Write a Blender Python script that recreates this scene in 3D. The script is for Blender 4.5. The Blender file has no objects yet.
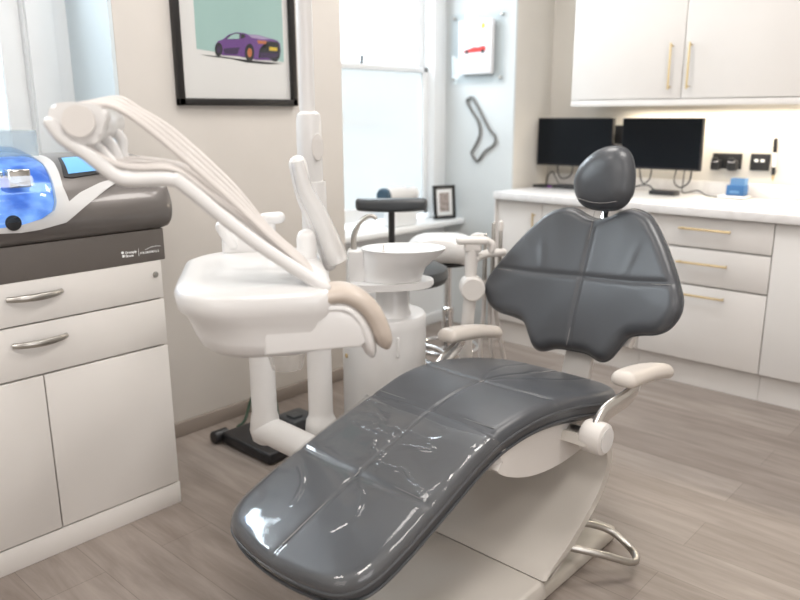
import bpy, bmesh, math, random
from mathutils import Vector, Matrix, Quaternion
from mathutils.geometry import delaunay_2d_cdt
random.seed(7)
SC = bpy.context.scene
COL = SC.collection

# ------------------------------------------------------------------ materials
def mat(name, col, rough=.5, metal=0., bump=0., bscale=40., emit=None, estr=0., coat=0., spec=None, vary=0., vscale=6.):
    m = bpy.data.materials.new(name); m.use_nodes = True
    nt = m.node_tree; b = nt.nodes['Principled BSDF']
    b.inputs['Base Color'].default_value = (*col, 1); b.inputs['Roughness'].default_value = rough
    b.inputs['Metallic'].default_value = metal; b.inputs['Coat Weight'].default_value = coat
    if spec is not None: b.inputs['Specular IOR Level'].default_value = spec
    if emit: b.inputs['Emission Color'].default_value = (*emit, 1); b.inputs['Emission Strength'].default_value = estr
    tc = nt.nodes.new('ShaderNodeTexCoord')
    n = nt.nodes.new('ShaderNodeTexNoise'); n.inputs['Scale'].default_value = vscale; n.inputs['Detail'].default_value = 3
    nt.links.new(tc.outputs['Object'], n.inputs['Vector'])
    mx = nt.nodes.new('ShaderNodeMix'); mx.data_type = 'RGBA'; v = vary if vary else .03
    mx.inputs[6].default_value = (*[c * (1 - v) for c in col], 1); mx.inputs[7].default_value = (*[min(1, c * (1 + v)) for c in col], 1)
    nt.links.new(n.outputs['Fac'], mx.inputs[0]); nt.links.new(mx.outputs[2], b.inputs['Base Color'])
    if bump:
        n2 = nt.nodes.new('ShaderNodeTexNoise'); n2.inputs['Scale'].default_value = bscale; n2.inputs['Detail'].default_value = 4
        nt.links.new(tc.outputs['Object'], n2.inputs['Vector'])
        bp = nt.nodes.new('ShaderNodeBump'); bp.inputs['Strength'].default_value = bump; bp.inputs['Distance'].default_value = .002
        nt.links.new(n2.outputs['Fac'], bp.inputs['Height']); nt.links.new(bp.outputs['Normal'], b.inputs['Normal'])
    return m

def clear_mat(name, tint, gloss=.1, rough=.05, wr=0., wscale=8., body=0., bodycol=(1, 1, 1), stretch=(1, 1, 1)):
    """thin clear sheet: transparent + a glossy layer (+ a little milky body)"""
    m = bpy.data.materials.new(name); m.use_nodes = True; nt = m.node_tree
    for n in list(nt.nodes): nt.nodes.remove(n)
    out = nt.nodes.new('ShaderNodeOutputMaterial'); t = nt.nodes.new('ShaderNodeBsdfTransparent'); t.inputs[0].default_value = (*tint, 1)
    g = nt.nodes.new('ShaderNodeBsdfGlossy'); g.inputs['Roughness'].default_value = rough
    lw = nt.nodes.new('ShaderNodeLayerWeight'); lw.inputs[0].default_value = .5; fr = nt.nodes.new('ShaderNodeMath'); fr.operation = 'POWER'; fr.inputs[1].default_value = 4; nt.links.new(lw.outputs['Facing'], fr.inputs[0])
    mm = nt.nodes.new('ShaderNodeMath'); mm.operation = 'MULTIPLY_ADD'; mm.inputs[1].default_value = .55; mm.inputs[2].default_value = gloss
    nt.links.new(fr.outputs[0], mm.inputs[0])
    mx = nt.nodes.new('ShaderNodeMixShader'); nt.links.new(mm.outputs[0], mx.inputs[0])
    base = t
    if body:
        d = nt.nodes.new('ShaderNodeBsdfPrincipled'); d.inputs['Base Color'].default_value = (*bodycol, 1); d.inputs['Roughness'].default_value = .3
        mb = nt.nodes.new('ShaderNodeMixShader'); mb.inputs[0].default_value = body
        nt.links.new(t.outputs[0], mb.inputs[1]); nt.links.new(d.outputs[0], mb.inputs[2]); base = mb
    nt.links.new(base.outputs[0], mx.inputs[1]); nt.links.new(g.outputs[0], mx.inputs[2])
    if wr:
        tc = nt.nodes.new('ShaderNodeTexCoord'); mp = nt.nodes.new('ShaderNodeMapping'); mp.inputs['Scale'].default_value = stretch
        mp.inputs['Rotation'].default_value = (0, 0, .5)
        n = nt.nodes.new('ShaderNodeTexNoise'); n.inputs['Scale'].default_value = wscale; n.inputs['Detail'].default_value = 2; n.inputs['Distortion'].default_value = 1.2
        nt.links.new(tc.outputs['Object'], mp.inputs[0]); nt.links.new(mp.outputs[0], n.inputs['Vector'])
        bp = nt.nodes.new('ShaderNodeBump'); bp.inputs['Strength'].default_value = wr; bp.inputs['Distance'].default_value = .02
        nt.links.new(n.outputs['Fac'], bp.inputs['Height']); nt.links.new(bp.outputs['Normal'], g.inputs['Normal'])
    nt.links.new(mx.outputs[0], out.inputs[0])
    return m

def floor_mat():
    m = bpy.data.materials.new('vinyl planks'); m.use_nodes = True; nt = m.node_tree; b = nt.nodes['Principled BSDF']
    L = nt.links.new; N = nt.nodes.new
    tc = N('ShaderNodeTexCoord'); mp = N('ShaderNodeMapping'); mp.inputs['Rotation'].default_value = (0, 0, math.pi / 2); mp.inputs['Location'].default_value = (.3, .07, 0)
    L(tc.outputs['Object'], mp.inputs[0])
    br = N('ShaderNodeTexBrick'); br.offset = .37; br.inputs['Scale'].default_value = 1; br.inputs['Brick Width'].default_value = 1.22; br.inputs['Row Height'].default_value = .184
    br.inputs['Mortar Size'].default_value = .0012; br.inputs['Mortar Smooth'].default_value = .3
    br.inputs['Color1'].default_value = (.255, .215, .188, 1); br.inputs['Color2'].default_value = (.31, .268, .238, 1); br.inputs['Mortar'].default_value = (.19, .16, .14, 1)
    L(mp.outputs[0], br.inputs['Vector'])
    mp2 = N('ShaderNodeMapping'); mp2.inputs['Scale'].default_value = (14, 1.6, 1); L(tc.outputs['Object'], mp2.inputs[0])
    n = N('ShaderNodeTexNoise'); n.inputs['Scale'].default_value = 1.6; n.inputs['Detail'].default_value = 7; n.inputs['Roughness'].default_value = .62; n.inputs['Distortion'].default_value = .5
    L(mp2.outputs[0], n.inputs['Vector'])
    cr = N('ShaderNodeValToRGB'); cr.color_ramp.elements[0].position = .3; cr.color_ramp.elements[0].color = (.72, .70, .69, 1); cr.color_ramp.elements[1].position = .72; cr.color_ramp.elements[1].color = (1.16, 1.16, 1.17, 1)
    L(n.outputs['Fac'], cr.inputs[0])
    mx = N('ShaderNodeMix'); mx.data_type = 'RGBA'; mx.blend_type = 'MULTIPLY'; mx.inputs[0].default_value = 1
    L(br.outputs['Color'], mx.inputs[6]); L(cr.outputs[0], mx.inputs[7]); L(mx.outputs[2], b.inputs['Base Color'])
    b.inputs['Roughness'].default_value = .42
    bp = N('ShaderNodeBump'); bp.inputs['Strength'].default_value = .12; bp.inputs['Distance'].default_value = .002
    L(n.outputs['Fac'], bp.inputs['Height']); L(bp.outputs['Normal'], b.inputs['Normal'])
    return m

def marble_mat():
    m = mat('marble laminate', (.80, .79, .78), .28); nt = m.node_tree; b = nt.nodes['Principled BSDF']
    tc = nt.nodes.new('ShaderNodeTexCoord'); n = nt.nodes.new('ShaderNodeTexNoise'); n.inputs['Scale'].default_value = 3.5; n.inputs['Detail'].default_value = 8; n.inputs['Distortion'].default_value = 1.5
    nt.links.new(tc.outputs['Object'], n.inputs['Vector'])
    cr = nt.nodes.new('ShaderNodeValToRGB'); e = cr.color_ramp.elements
    e[0].position = .42; e[0].color = (.80, .79, .785, 1); e[1].position = .58; e[1].color = (.80, .79, .785, 1); k = e.new(.5); k.color = (.72, .705, .70, 1)
    nt.links.new(n.outputs['Fac'], cr.inputs[0]); nt.links.new(cr.outputs[0], b.inputs['Base Color'])
    return m

M = dict(
    floor=floor_mat(), marble=marble_mat(),
    wall=mat('beige wall paint', (.66, .625, .585), .8, bump=.05, bscale=200),
    wallw=mat('pale wall paint', (.70, .72, .71), .8, bump=.05, bscale=200),
    wallr=mat('cool grey wall paint', (.62, .655, .665), .8),  # alcove wall; cool cast of the window light put into its colour
    wallc=mat('cream wall paint', (.70, .67, .62), .8),
    ceil=mat('ceiling paint', (.82, .81, .79), .9),
    skirt=mat('grey skirting', (.27, .23, .20), .5),
    cab=mat('white cabinet laminate', (.76, .74, .72), .38),
    cabl=mat('warm white cabinet laminate', (.80, .775, .745), .42),
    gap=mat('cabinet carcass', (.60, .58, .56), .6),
    brass=mat('brushed brass', (.72, .56, .31), .3, .9),
    steel=mat('brushed nickel', (.50, .48, .45), .3, 1),
    satin=mat('polished aluminium', (.78, .76, .73), .22, .85),
    chrome=mat('chrome', (.75, .75, .76), .1, 1),
    leather=mat('charcoal leather', (.064, .068, .076), .34, bump=.12, bscale=350, vary=.08),
    piping=mat('leather piping', (.07, .074, .08), .4),
    stitch=mat('grey stitching', (.36, .34, .33), .6),
    stitchd=mat('dark stitching', (.27, .26, .255), .6),
    plastic=mat('ivory equipment plastic', (.70, .67, .64), .33),
    white=mat('white equipment plastic', (.74, .73, .72), .28, coat=.3),
    armp=mat('armrest plastic', (.60, .55, .50), .4),
    bodyp=mat('grey beige chair cover', (.56, .525, .48), .42),
    beige=mat('beige painted metal', (.56, .52, .46), .4),
    taupe=mat('taupe handle plastic', (.52, .45, .39), .38),
    tube=mat('pale silicone tubing', (.68, .64, .61), .38),
    black=mat('black plastic', (.012, .012, .014), .4),
    blackm=mat('black satin metal', (.02, .02, .022), .35),
    dgrey=mat('grey black vinyl', (.045, .05, .055), .4),
    screen=mat('dark screen', (.004, .006, .009), .35, spec=.18),
    mach=mat('metallic taupe grey', (.155, .142, .135), .32, .25, coat=.35),
    machf=mat('dark taupe fascia', (.135, .12, .11), .5),
    machw=mat('silver white trim', (.62, .62, .62), .35),
    glassb=clear_mat('blue tinted dome', (.72, .84, .97), .07, .08),
    lcd=mat('lit screen', (.1, .3, .6), .4, emit=(.16, .38, .66), estr=.6),
    text=mat('white lettering', (.8, .8, .8), .5, emit=(1, 1, 1), estr=.15),
    frame=mat('white window paint', (.84, .86, .87), .4),
    black_f=mat('black picture frame', (.012, .011, .011), .35),
    paper=mat('picture mount', (.86, .81, .78), .8),
    teal=mat('teal print', (.40, .57, .53), .8),
    purple=mat('purple car paint print', (.16, .055, .25), .7),
    purpled=mat('dark purple print', (.045, .018, .075), .7),
    purplel=mat('lilac print', (.45, .33, .52), .7),
    ink=mat('black print ink', (.015, .014, .016), .7),
    red=mat('red print', (.6, .03, .025), .6), yellow=mat('yellow print', (.75, .5, .04), .6), orange=mat('orange print', (.55, .16, .05), .6),
    photo=mat('photograph print', (.35, .30, .28), .6, vary=.9, vscale=60),
    blue=mat('blue cardboard', (.03, .12, .30), .5), lblue=mat('light blue cardboard', (.12, .26, .48), .5),
    acrylic=clear_mat('clear acrylic', (.97, .985, .99), .03, .03),
    cover=clear_mat('clear plastic cover', (.97, .97, .97), .05, .07, wr=.10, wscale=3, body=.02, stretch=(1, 1.6, 1)),
    sleeve=clear_mat('clear barrier sleeve', (.97, .97, .97), .04, .12, wr=.2, wscale=9, body=.42, bodycol=(.9, .89, .88)),
    bag=clear_mat('clear cup', (.93, .92, .9), .05, .1, body=.25),
    green=mat('green cable', (.02, .06, .035), .5), grey=mat('grey sculpture metal', (.17, .17, .165), .45),
    ext=mat('exterior render', (.86, .89, .90), .9), violet=mat('violet plastic', (.25, .08, .35), .5),
)
# glass panes
M['pane_clear'] = clear_mat('upper window pane', (.97, .99, 1.), .02, .02)
M['pane_frost'] = clear_mat('frosted window pane', (.74, .755, .76), .02, .3, body=.30, bodycol=(.82, .84, .845))

# ------------------------------------------------------------------ mesh helpers
def new(): return bmesh.new()
def merge(dst, src):
    me = bpy.data.meshes.new('t'); src.to_mesh(me); src.free(); dst.from_mesh(me); bpy.data.meshes.remove(me)
def bx(bm, x0, x1, y0, y1, z0, z1, bev=.0, seg=2, rot=None, at=None):
    b = new(); bmesh.ops.create_cube(b, size=1)
    for v in b.verts: v.co = Vector(((x0 + x1) / 2 + v.co.x * (x1 - x0), (y0 + y1) / 2 + v.co.y * (y1 - y0), (z0 + z1) / 2 + v.co.z * (z1 - z0)))
    if bev: bmesh.ops.bevel(b, geom=b.edges[:], offset=bev, segments=seg, affect='EDGES', profile=.5)
    if rot is not None:
        for v in b.verts: v.co = rot @ v.co
    if at is not None:
        for v in b.verts: v.co += Vector(at)
    merge(bm, b); return bm
def box(x0, x1, y0, y1, z0, z1, bev=.0, seg=2): return bx(new(), x0, x1, y0, y1, z0, z1, bev, seg)
def catmull(pts, n=8, closed=False):
    P = [Vector(p) for p in pts]; m = len(P); out = []
    rng = range(m) if closed else range(m - 1)
    for i in rng:
        if closed: a, b, c, d = P[(i - 1) % m], P[i], P[(i + 1) % m], P[(i + 2) % m]
        else: a, b, c, d = P[max(i - 1, 0)], P[i], P[i + 1], P[min(i + 2, m - 1)]
        for k in range(n):
            t = k / n; out.append(.5 * ((2 * b) + (c - a) * t + (2 * a - 5 * b + 4 * c - d) * t * t + (3 * b - a - 3 * c + d) * t ** 3))
    if not closed: out.append(P[-1].copy())
    return out
def tube(bm, pts, r, seg=14, closed=False, cap=True, round_=False, flat=1.0, up=None):
    """sweep a circle (or ellipse with flat<1) along pts; r number or list"""
    P = [Vector(p) for p in pts]; n = len(P)
    R = [r] * n if isinstance(r, (int, float)) else list(r)
    if len(R) != n: R = [R[0] + (R[-1] - R[0]) * i / (n - 1) for i in range(n)]
    if round_ and not closed:
        d0 = (P[0] - P[1]).normalized(); d1 = (P[-1] - P[-2]).normalized(); a, b = R[0], R[-1]; p0, p1 = P[0], P[-1]; K = 4
        pre = [(p0 + d0 * a * math.cos(k / K * math.pi / 2), a * max(.02, math.sin(k / K * math.pi / 2))) for k in range(K)]
        post = [(p1 + d1 * b * math.sin(k / K * math.pi / 2), b * max(.02, math.cos(k / K * math.pi / 2))) for k in range(1, K + 1)]
        P = [q[0] for q in pre] + P + [q[0] for q in post]; R = [q[1] for q in pre] + R + [q[1] for q in post]; n = len(P)
    T = []
    for i in range(n):
        a = P[(i - 1) % n] if closed else P[max(0, i - 1)]; b = P[(i + 1) % n] if closed else P[min(n - 1, i + 1)]
        t = (b - a); T.append(t.normalized() if t.length > 1e-9 else Vector((0, 0, 1)))
    u = Vector(up) if up else (Vector((0, 0, 1)) if abs(T[0].z) < .9 else Vector((1, 0, 0)))
    N = (u - T[0] * u.dot(T[0])).normalized(); rings = []
    for i in range(n):
        if i:
            N = N - T[i] * N.dot(T[i])
            N.normalize()
        B = T[i].cross(N)
        rings.append([bm.verts.new(P[i] + (N * math.cos(2 * math.pi * k / seg) * flat + B * math.sin(2 * math.pi * k / seg)) * R[i]) for k in range(seg)])
    for i in range(n if closed else n - 1):
        a, b = rings[i], rings[(i + 1) % n]
        for k in range(seg): bm.faces.new((a[k], a[(k + 1) % seg], b[(k + 1) % seg], b[k]))
    if cap and not closed: bm.faces.new(rings[0][::-1]); bm.faces.new(rings[-1])
    return bm
def lathe(bm, prof, c, seg=32, axis=(0, 0, 1), sx=1., sy=1.):
    q = Vector((0, 0, 1)).rotation_difference(Vector(axis)); c = Vector(c); rings = []
    for r, z in prof:
        if r < 1e-6: rings.append([bm.verts.new(c + q @ Vector((0, 0, z)))])
        else: rings.append([bm.verts.new(c + q @ Vector((r * sx * math.cos(2 * math.pi * k / seg), r * sy * math.sin(2 * math.pi * k / seg), z))) for k in range(seg)])
    for a, b in zip(rings, rings[1:]):
        for k in range(seg):
            va = [a[0]] if len(a) == 1 else [a[k], a[(k + 1) % seg]]; vb = [b[0]] if len(b) == 1 else [b[(k + 1) % seg], b[k]]
            if len(va) + len(vb) > 2: bm.faces.new(va + vb)
    for rg, f in ((rings[0], -1), (rings[-1], 1)):
        if len(rg) > 2: bm.faces.new(rg[::f])
    return bm
def prism(bm, poly, fn, t0, t1, bev=0):
    """poly 2D extruded from t0 to t1; fn(a,b,t)->3D"""
    b = new(); A = [b.verts.new(Vector(fn(p[0], p[1], t0))) for p in poly]; B = [b.verts.new(Vector(fn(p[0], p[1], t1))) for p in poly]
    n = len(poly); f0 = b.faces.new(A[::-1]); f1 = b.faces.new(B)
    for i in range(n): b.faces.new((A[i], A[(i + 1) % n], B[(i + 1) % n], B[i]))
    if bev:
        bmesh.ops.bevel(b, geom=list(set(f0.edges[:] + f1.edges[:])), offset=bev, segments=3, affect='EDGES', profile=.5)
    bmesh.ops.triangulate(b, faces=[f for f in b.faces if len(f.verts) > 4])
    merge(bm, b); return bm
def link(name, bm, m, parent=None, sharp=38, recalc=True, flat=False):
    if recalc: bmesh.ops.recalc_face_normals(bm, faces=bm.faces[:])
    for f in bm.faces: f.smooth = not flat
    lim = math.radians(sharp)
    for e in bm.edges:
        if len(e.link_faces) == 2 and e.calc_face_angle(0) > lim: e.smooth = False
    me = bpy.data.meshes.new(name); bm.to_mesh(me); bm.free()
    o = bpy.data.objects.new(name, me); COL.objects.link(o)
    me.materials.append(M[m] if isinstance(m, str) else m)
    if parent is not None:
        o.parent = parent
        if parent.type == 'EMPTY': o.matrix_parent_inverse = Matrix.Translation(-parent.location)
    return o
def tag(o, label=None, cat=None, group=None, kind=None):
    for k, v in (('label', label), ('category', cat), ('group', group), ('kind', kind)):
        if v: o[k] = v
    return o
def thing(name, loc, label, cat, group=None):
    o = bpy.data.objects.new(name, None); COL.objects.link(o); o.location = loc; o.empty_display_size = .05
    return tag(o, label, cat, group)
def struct(name, bm, m, parent=None, **k):
    o = link(name, bm, m, parent, **k)
    if parent is None: o['kind'] = 'structure'
    return o
def txt(name, s, size, m, mw, parent, align='LEFT', bold=0):
    cu = bpy.data.curves.new(name, 'FONT'); cu.body = s; cu.size = size; cu.extrude = .0004; cu.align_x = align; cu.offset = bold
    c_ = bpy.data.objects.new(name, cu); COL.objects.link(c_); me = bpy.data.meshes.new_from_object(c_.evaluated_get(bpy.context.evaluated_depsgraph_get())); bpy.data.objects.remove(c_)
    o = bpy.data.objects.new(name, me); COL.objects.link(o); me.materials.clear(); me.materials.append(M[m])
    o.parent = parent; o.matrix_parent_inverse = Matrix.Translation(-parent.location) if parent.type == 'EMPTY' else Matrix()
    o.matrix_basis = mw
    return o

def pillow(outline, fn, r, h, crown=0., seams=(), grid=.009, nring=6, hb=None, smooth=6, wr=None, bottom=True):
    """soft cushion: 2D outline -> closed pillow. fn(u,v,w)->3D where w is the height off the mid surface.
    r edge radius inward, h top half thickness, hb bottom; seams = [(polyline, depth, width)]"""
    out = [Vector((p[0], p[1])) for p in catmull([(a, b, 0) for a, b in outline], smooth, True)]
    # resample
    L = [0]; n = len(out)
    for i in range(n): L.append(L[-1] + (out[(i + 1) % n] - out[i]).length)
    N = max(60, int(L[-1] / .008)); rs = []; j = 0
    for k in range(N):
        t = L[-1] * k / N
        while L[j + 1] < t: j += 1
        a, b = out[j % n], out[(j + 1) % n]; rs.append(a + (b - a) * ((t - L[j]) / max(1e-9, L[j + 1] - L[j])))
    out = rs; n = N
    area = sum(out[i].x * out[(i + 1) % n].y - out[(i + 1) % n].x * out[i].y for i in range(n))
    if area < 0: out.reverse()
    nor = []
    for i in range(n):
        t = (out[(i + 2) % n] - out[(i - 2) % n]).normalized(); nor.append(Vector((-t.y, t.x)))
    hb = h if hb is None else hb
    S = []
    for pl, dep, wd in seams:
        S.append(([Vector(p) for p in pl], dep, wd))
    def dseg(p, pl):
        d = 9.
        for a, b in zip(pl, pl[1:]):
            ab = b - a; t = max(0, min(1, (p - a).dot(ab) / max(1e-12, ab.length_squared))); d = min(d, (p - a - ab * t).length)
        return d
    def edge(p): return min((p - q).length for q in out[::2])
    cen = sum(out, Vector((0, 0))) / n; mxd = max(.001, max(edge(p) for p in [cen, cen + Vector((.03, 0)), cen - Vector((.03, 0))]))
    def top(p, de):
        e = min(de, r); z = h * math.sqrt(max(0, 1 - (1 - e / r) ** 2))
        z += crown * (1 - (1 - min(1, de / mxd)) ** 2)
        for pl, dep, wd in S:
            d = dseg(p, pl)
            if d < wd * 3: z -= dep * math.exp(-(d / wd) ** 2) * min(1, de / r + .25)
        if wr: z += wr(p, de)
        return z
    bm = new(); pts = []; hts = []
    eq = [bm.verts.new(Vector(fn(p.x, p.y, 0))) for p in out]; prev = eq; ringpts = out
    for k in range(1, nring + 1):
        a = math.pi / 2 * k / nring; d = r * (1 - math.cos(a)) * .98
        rp = [out[i] + nor[i] * d for i in range(n)]
        cur = [bm.verts.new(Vector(fn(p.x, p.y, top(p, d if k < nring else r)))) for p in rp]
        for i in range(n): bm.faces.new((prev[i], prev[(i + 1) % n], cur[(i + 1) % n], cur[i]))
        prev = cur; ringpts = rp
    # interior
    inner = [p.copy() for p in ringpts]
    xs = [p.x for p in inner]; ys = [p.y for p in inner]
    def inside(p):
        c = False
        for i in range(n):
            a, b = inner[i], inner[i - 1]
            if (a.y > p.y) != (b.y > p.y) and p.x < (b.x - a.x) * (p.y - a.y) / (b.y - a.y) + a.x: c = not c
        return c
    def dinner(p): return min((p - q).length for q in inner)
    cand = []
    x = min(xs)
    row = 0
    while x < max(xs):
        y = min(ys) + (grid / 2 if row % 2 else 0)
        while y < max(ys):
            p = Vector((x, y))
            if all(dseg(p, pl) > 2.3 * wd for pl, _, wd in S) and inside(p) and dinner(p) > grid * .6: cand.append(p)
            y += grid
        x += grid * .87; row += 1
    for pl, dep, wd in S:
        for a, b in zip(pl, pl[1:]):
            m = max(1, int((b - a).length / (grid * .8))); t = (b - a).normalized(); nn = Vector((-t.y, t.x))
            for k in range(m):
                q = a + (b - a) * ((k + .5) / m)
                for o in (-1.8, -1, -.45, 0, .45, 1, 1.8):
                    p = q + nn * o * wd
                    if inside(p) and dinner(p) > grid * .35 and all((pl2 is pl) or dseg(p, pl2) > abs(o) * wd * .6 for pl2, _, _ in S): cand.append(p)
    allp = inner + cand
    res = delaunay_2d_cdt(allp, [(i, (i + 1) % n) for i in range(n)], [list(range(n))], 1, 1e-6)
    vo, _, fo, oi = res[0], res[1], res[2], res[3]
    vm = []
    for i, p in enumerate(vo):
        src = [s for s in oi[i] if s < n]
        if src: vm.append(prev[src[0]])
        else: vm.append(bm.verts.new(Vector(fn(p.x, p.y, top(p, max(r, edge(p)))))))
    for f in fo:
        vs = [vm[i] for i in f]
        if len(set(vs)) >= 3:
            try: bm.faces.new(vs)
            except ValueError: pass
    if bottom:
        prev = eq; rp = out
        for k in range(1, nring + 1):
            a = math.pi / 2 * k / nring; d = r * (1 - math.cos(a)) * .98
            rp = [out[i] + nor[i] * d for i in range(n)]
            cur = [bm.verts.new(Vector(fn(p.x, p.y, -hb * math.sin(a)))) for p in rp]
            for i in range(n): bm.faces.new((prev[(i + 1) % n], prev[i], cur[i], cur[(i + 1) % n]))
            prev = cur
        g2 = []
        x = min(xs)
        while x < max(xs):
            y = min(ys)
            while y < max(ys):
                p = Vector((x, y))
                if inside(p) and dinner(p) > .018: g2.append(p)
                y += .03
            x += .03
        res = delaunay_2d_cdt(inner + g2, [(i, (i + 1) % n) for i in range(n)], [list(range(n))], 1, 1e-6)
        vm = []
        for i, p in enumerate(res[0]):
            src = [s for s in res[3][i] if s < n]
            vm.append(prev[src[0]] if src else bm.verts.new(Vector(fn(p.x, p.y, -hb))))
        for f in res[2]:
            vs = [vm[i] for i in f][::-1]
            try: bm.faces.new(vs)
            except ValueError: pass
    rim = [Vector(fn(p.x, p.y, 0)) for p in out]
    return bm, rim, top, edge

# ------------------------------------------------------------------ camera
H = 1.32
cd = bpy.data.cameras.new('camera'); cam = bpy.data.objects.new('camera', cd); COL.objects.link(cam); SC.camera = cam
r0 = Vector((.6743, -.7385, -.004)); r0 = Vector((0.674, -0.739, -0.004)); f0 = Vector((.716, .655, -.242)).normalized()
r0 = (r0 - f0 * r0.dot(f0)).normalized(); u0 = r0.cross(f0)
cam.matrix_world = Matrix(((r0.x, u0.x, -f0.x, 0), (r0.y, u0.y, -f0.y, 0), (r0.z, u0.z, -f0.z, H), (0, 0, 0, 1)))
cd.sensor_width = 36; cd.lens = 744 / 800 * 36; cd.clip_start = .05
cd.dof.use_dof = True; cd.dof.focus_distance = 2.0; cd.dof.aperture_fstop = 2.3

# ------------------------------------------------------------------ room shell
ZC = 2.6
fl = struct('floor', box(-1.8, 4.1, -2.2, 3.1, -.06, 0), 'floor')
struct('ceiling', box(-1.8, 4.25, -2.2, 3.2, ZC, ZC + .06), 'ceil')
struct('wall_right', box(4.10, 4.2, -2.2, 2.495, 0, ZC), 'wallc')
struct('wall_camera_side', box(-1.8, 4.1, -2.2, -2.1, 0, ZC), 'wall')
struct('wall_entrance_side', box(-1.9, -1.8, -2.2, 3.1, 0, ZC), 'wall')
struct('wall_left', box(1.398, 2.52, 2.67, 3.06, 0, ZC, .004), 'wall')
struct('wall_corner', box(3.72, 4.2, 2.495, 3.12, 0, ZC), 'wallc')
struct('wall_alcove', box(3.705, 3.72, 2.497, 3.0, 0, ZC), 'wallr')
def window_wall(name, x0, x1, ox0, ox1, oz0, oz1, m):
    b = new(); y0, y1 = 3.0, 3.12
    bx(b, x0, ox0, y0, y1, 0, ZC); bx(b, ox1, x1, y0, y1, 0, ZC); bx(b, ox0, ox1, y0, y1, 0, oz0); bx(b, ox0, ox1, y0, y1, oz1, ZC)
    return struct(name, b, m)
window_wall('wall_back', 2.515, 3.705, 2.56, 3.62, .69, 2.3, 'frame')
window_wall('wall_far_left', -1.8, 1.398, .15, 1.27, .69, 2.3, 'frame')
struct('trim_reveal', box(1.383, 1.398, 2.672, 3.0, 0, ZC), mat('daylit reveal paint', (.66, .74, .78), .7))  # bluish daylight is painted into the reveal colour
struct('baseboard_left', box(1.398, 2.52, 2.652, 2.67, 0, .062, .003), 'skirt')
struct('baseboard_back', box(2.515, 3.705, 2.985, 3.0, 0, .07, .003), 'frame')

def sash_window(idx, x0, x1, z0, z1, rail, ex=0.):
    w = bpy.data.objects.new('window_%d' % idx, None); COL.objects.link(w); w.location = (x0, 3.0, z0); w['kind'] = 'structure'
    b = new()
    # outer casing on the room face
    bx(b, x0 - .02, x0 + .045, 2.985, 3.0, z0, z1, .004); bx(b, x1 - .045, x1 + .055, 2.985, 3.0, z0, z1, .004)
    bx(b, x0, x0 + .05, 3.0, 3.1, z0, z1, .003); bx(b, x1 - .05, x1, 3.0, 3.1, z0, z1, .003); bx(b, x0, x1, 3.0, 3.1, z1 - .05, z1)
    link('window_frame', b, 'frame', w)
    b = new()  # lower sash
    for a in ((x0 + .05, x0 + .085), (x1 - .085 - ex, x1 - .05)): bx(b, *a, 3.03, 3.06, z0 + .03, rail, .004)
    bx(b, x0 + .05, x1 - .05, 3.03, 3.06, rail - .03, rail, .004); bx(b, x0 + .05, x1 - .05, 3.03, 3.06, z0 + .03, z0 + .11, .004)
    s = link('lower_sash', b, 'frame', w)
    link('pane', box(x0 + .085, x1 - .085 - ex, 3.043, 3.047, z0 + .11, rail - .03), 'pane_frost', s)
    b = new()
    for a in ((x0 + .05, x0 + .075), (x1 - .105 - ex, x1 - .05)): bx(b, *a, 3.065, 3.09, rail - .03, z1 - .05, .004)
    bx(b, x0 + .05, x1 - .05, 3.065, 3.09, rail - .03, rail, .003)
    s = link('upper_sash', b, 'frame', w)
    link('pane', box(x0 + .075, x1 - .105 - ex, 3.076, 3.08, rail, z1 - .05), 'pane_clear', s)
    b = new(); lx = x0 + .45; bx(b, lx, lx + .02, 3.035, 3.05, rail, rail + .012, .003); bx(b, lx + .004, lx + .016, 3.03, 3.045, rail + .012, rail + .045, .004)
    link('sash_lock', b, 'blackm', w)
    return w
sash_window(1, 2.56, 3.62, .69, 2.3, 1.592)
sash_window(2, .15, 1.27, .69, 2.3, 1.9, .045)
struct('trim_sill', box(2.53, 3.704, 2.835, 2.999, .655, .689, .008, 3), 'frame')
struct('trim_sill_left', box(.0, 1.381, 2.80, 2.999, .655, .689, .008, 3), 'frame')
# outside: pale rendered wall across the lightwell with a ledge and two cables
ew = struct('wall_outside', box(.6, 6.5, 5.6, 5.8, -1, 2.1), 'ext')
b = new(); bx(b, 3.0, 6.0, 5.5, 5.6, 1.22, 1.30, .01)
struct('trim_outside_ledge', b, 'ceil')
cb = thing('cable_run', (4.2, 5.55, 1.5), 'thin grey cables slanting down the pale wall outside the window', 'cable')
for (a, c) in (((4.1, 5.55, 2.1), (4.75, 5.55, .9)), ((4.55, 5.55, 2.1), (5.2, 5.55, 1.1))):
    b = new(); tube(b, catmull([a, ((a[0] + c[0]) / 2 - .12, 5.55, (a[2] + c[2]) / 2 - .05), c], 8), .008, 6); link('cable', b, mat('pale cable', (.45, .5, .5), .6), cb)

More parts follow.
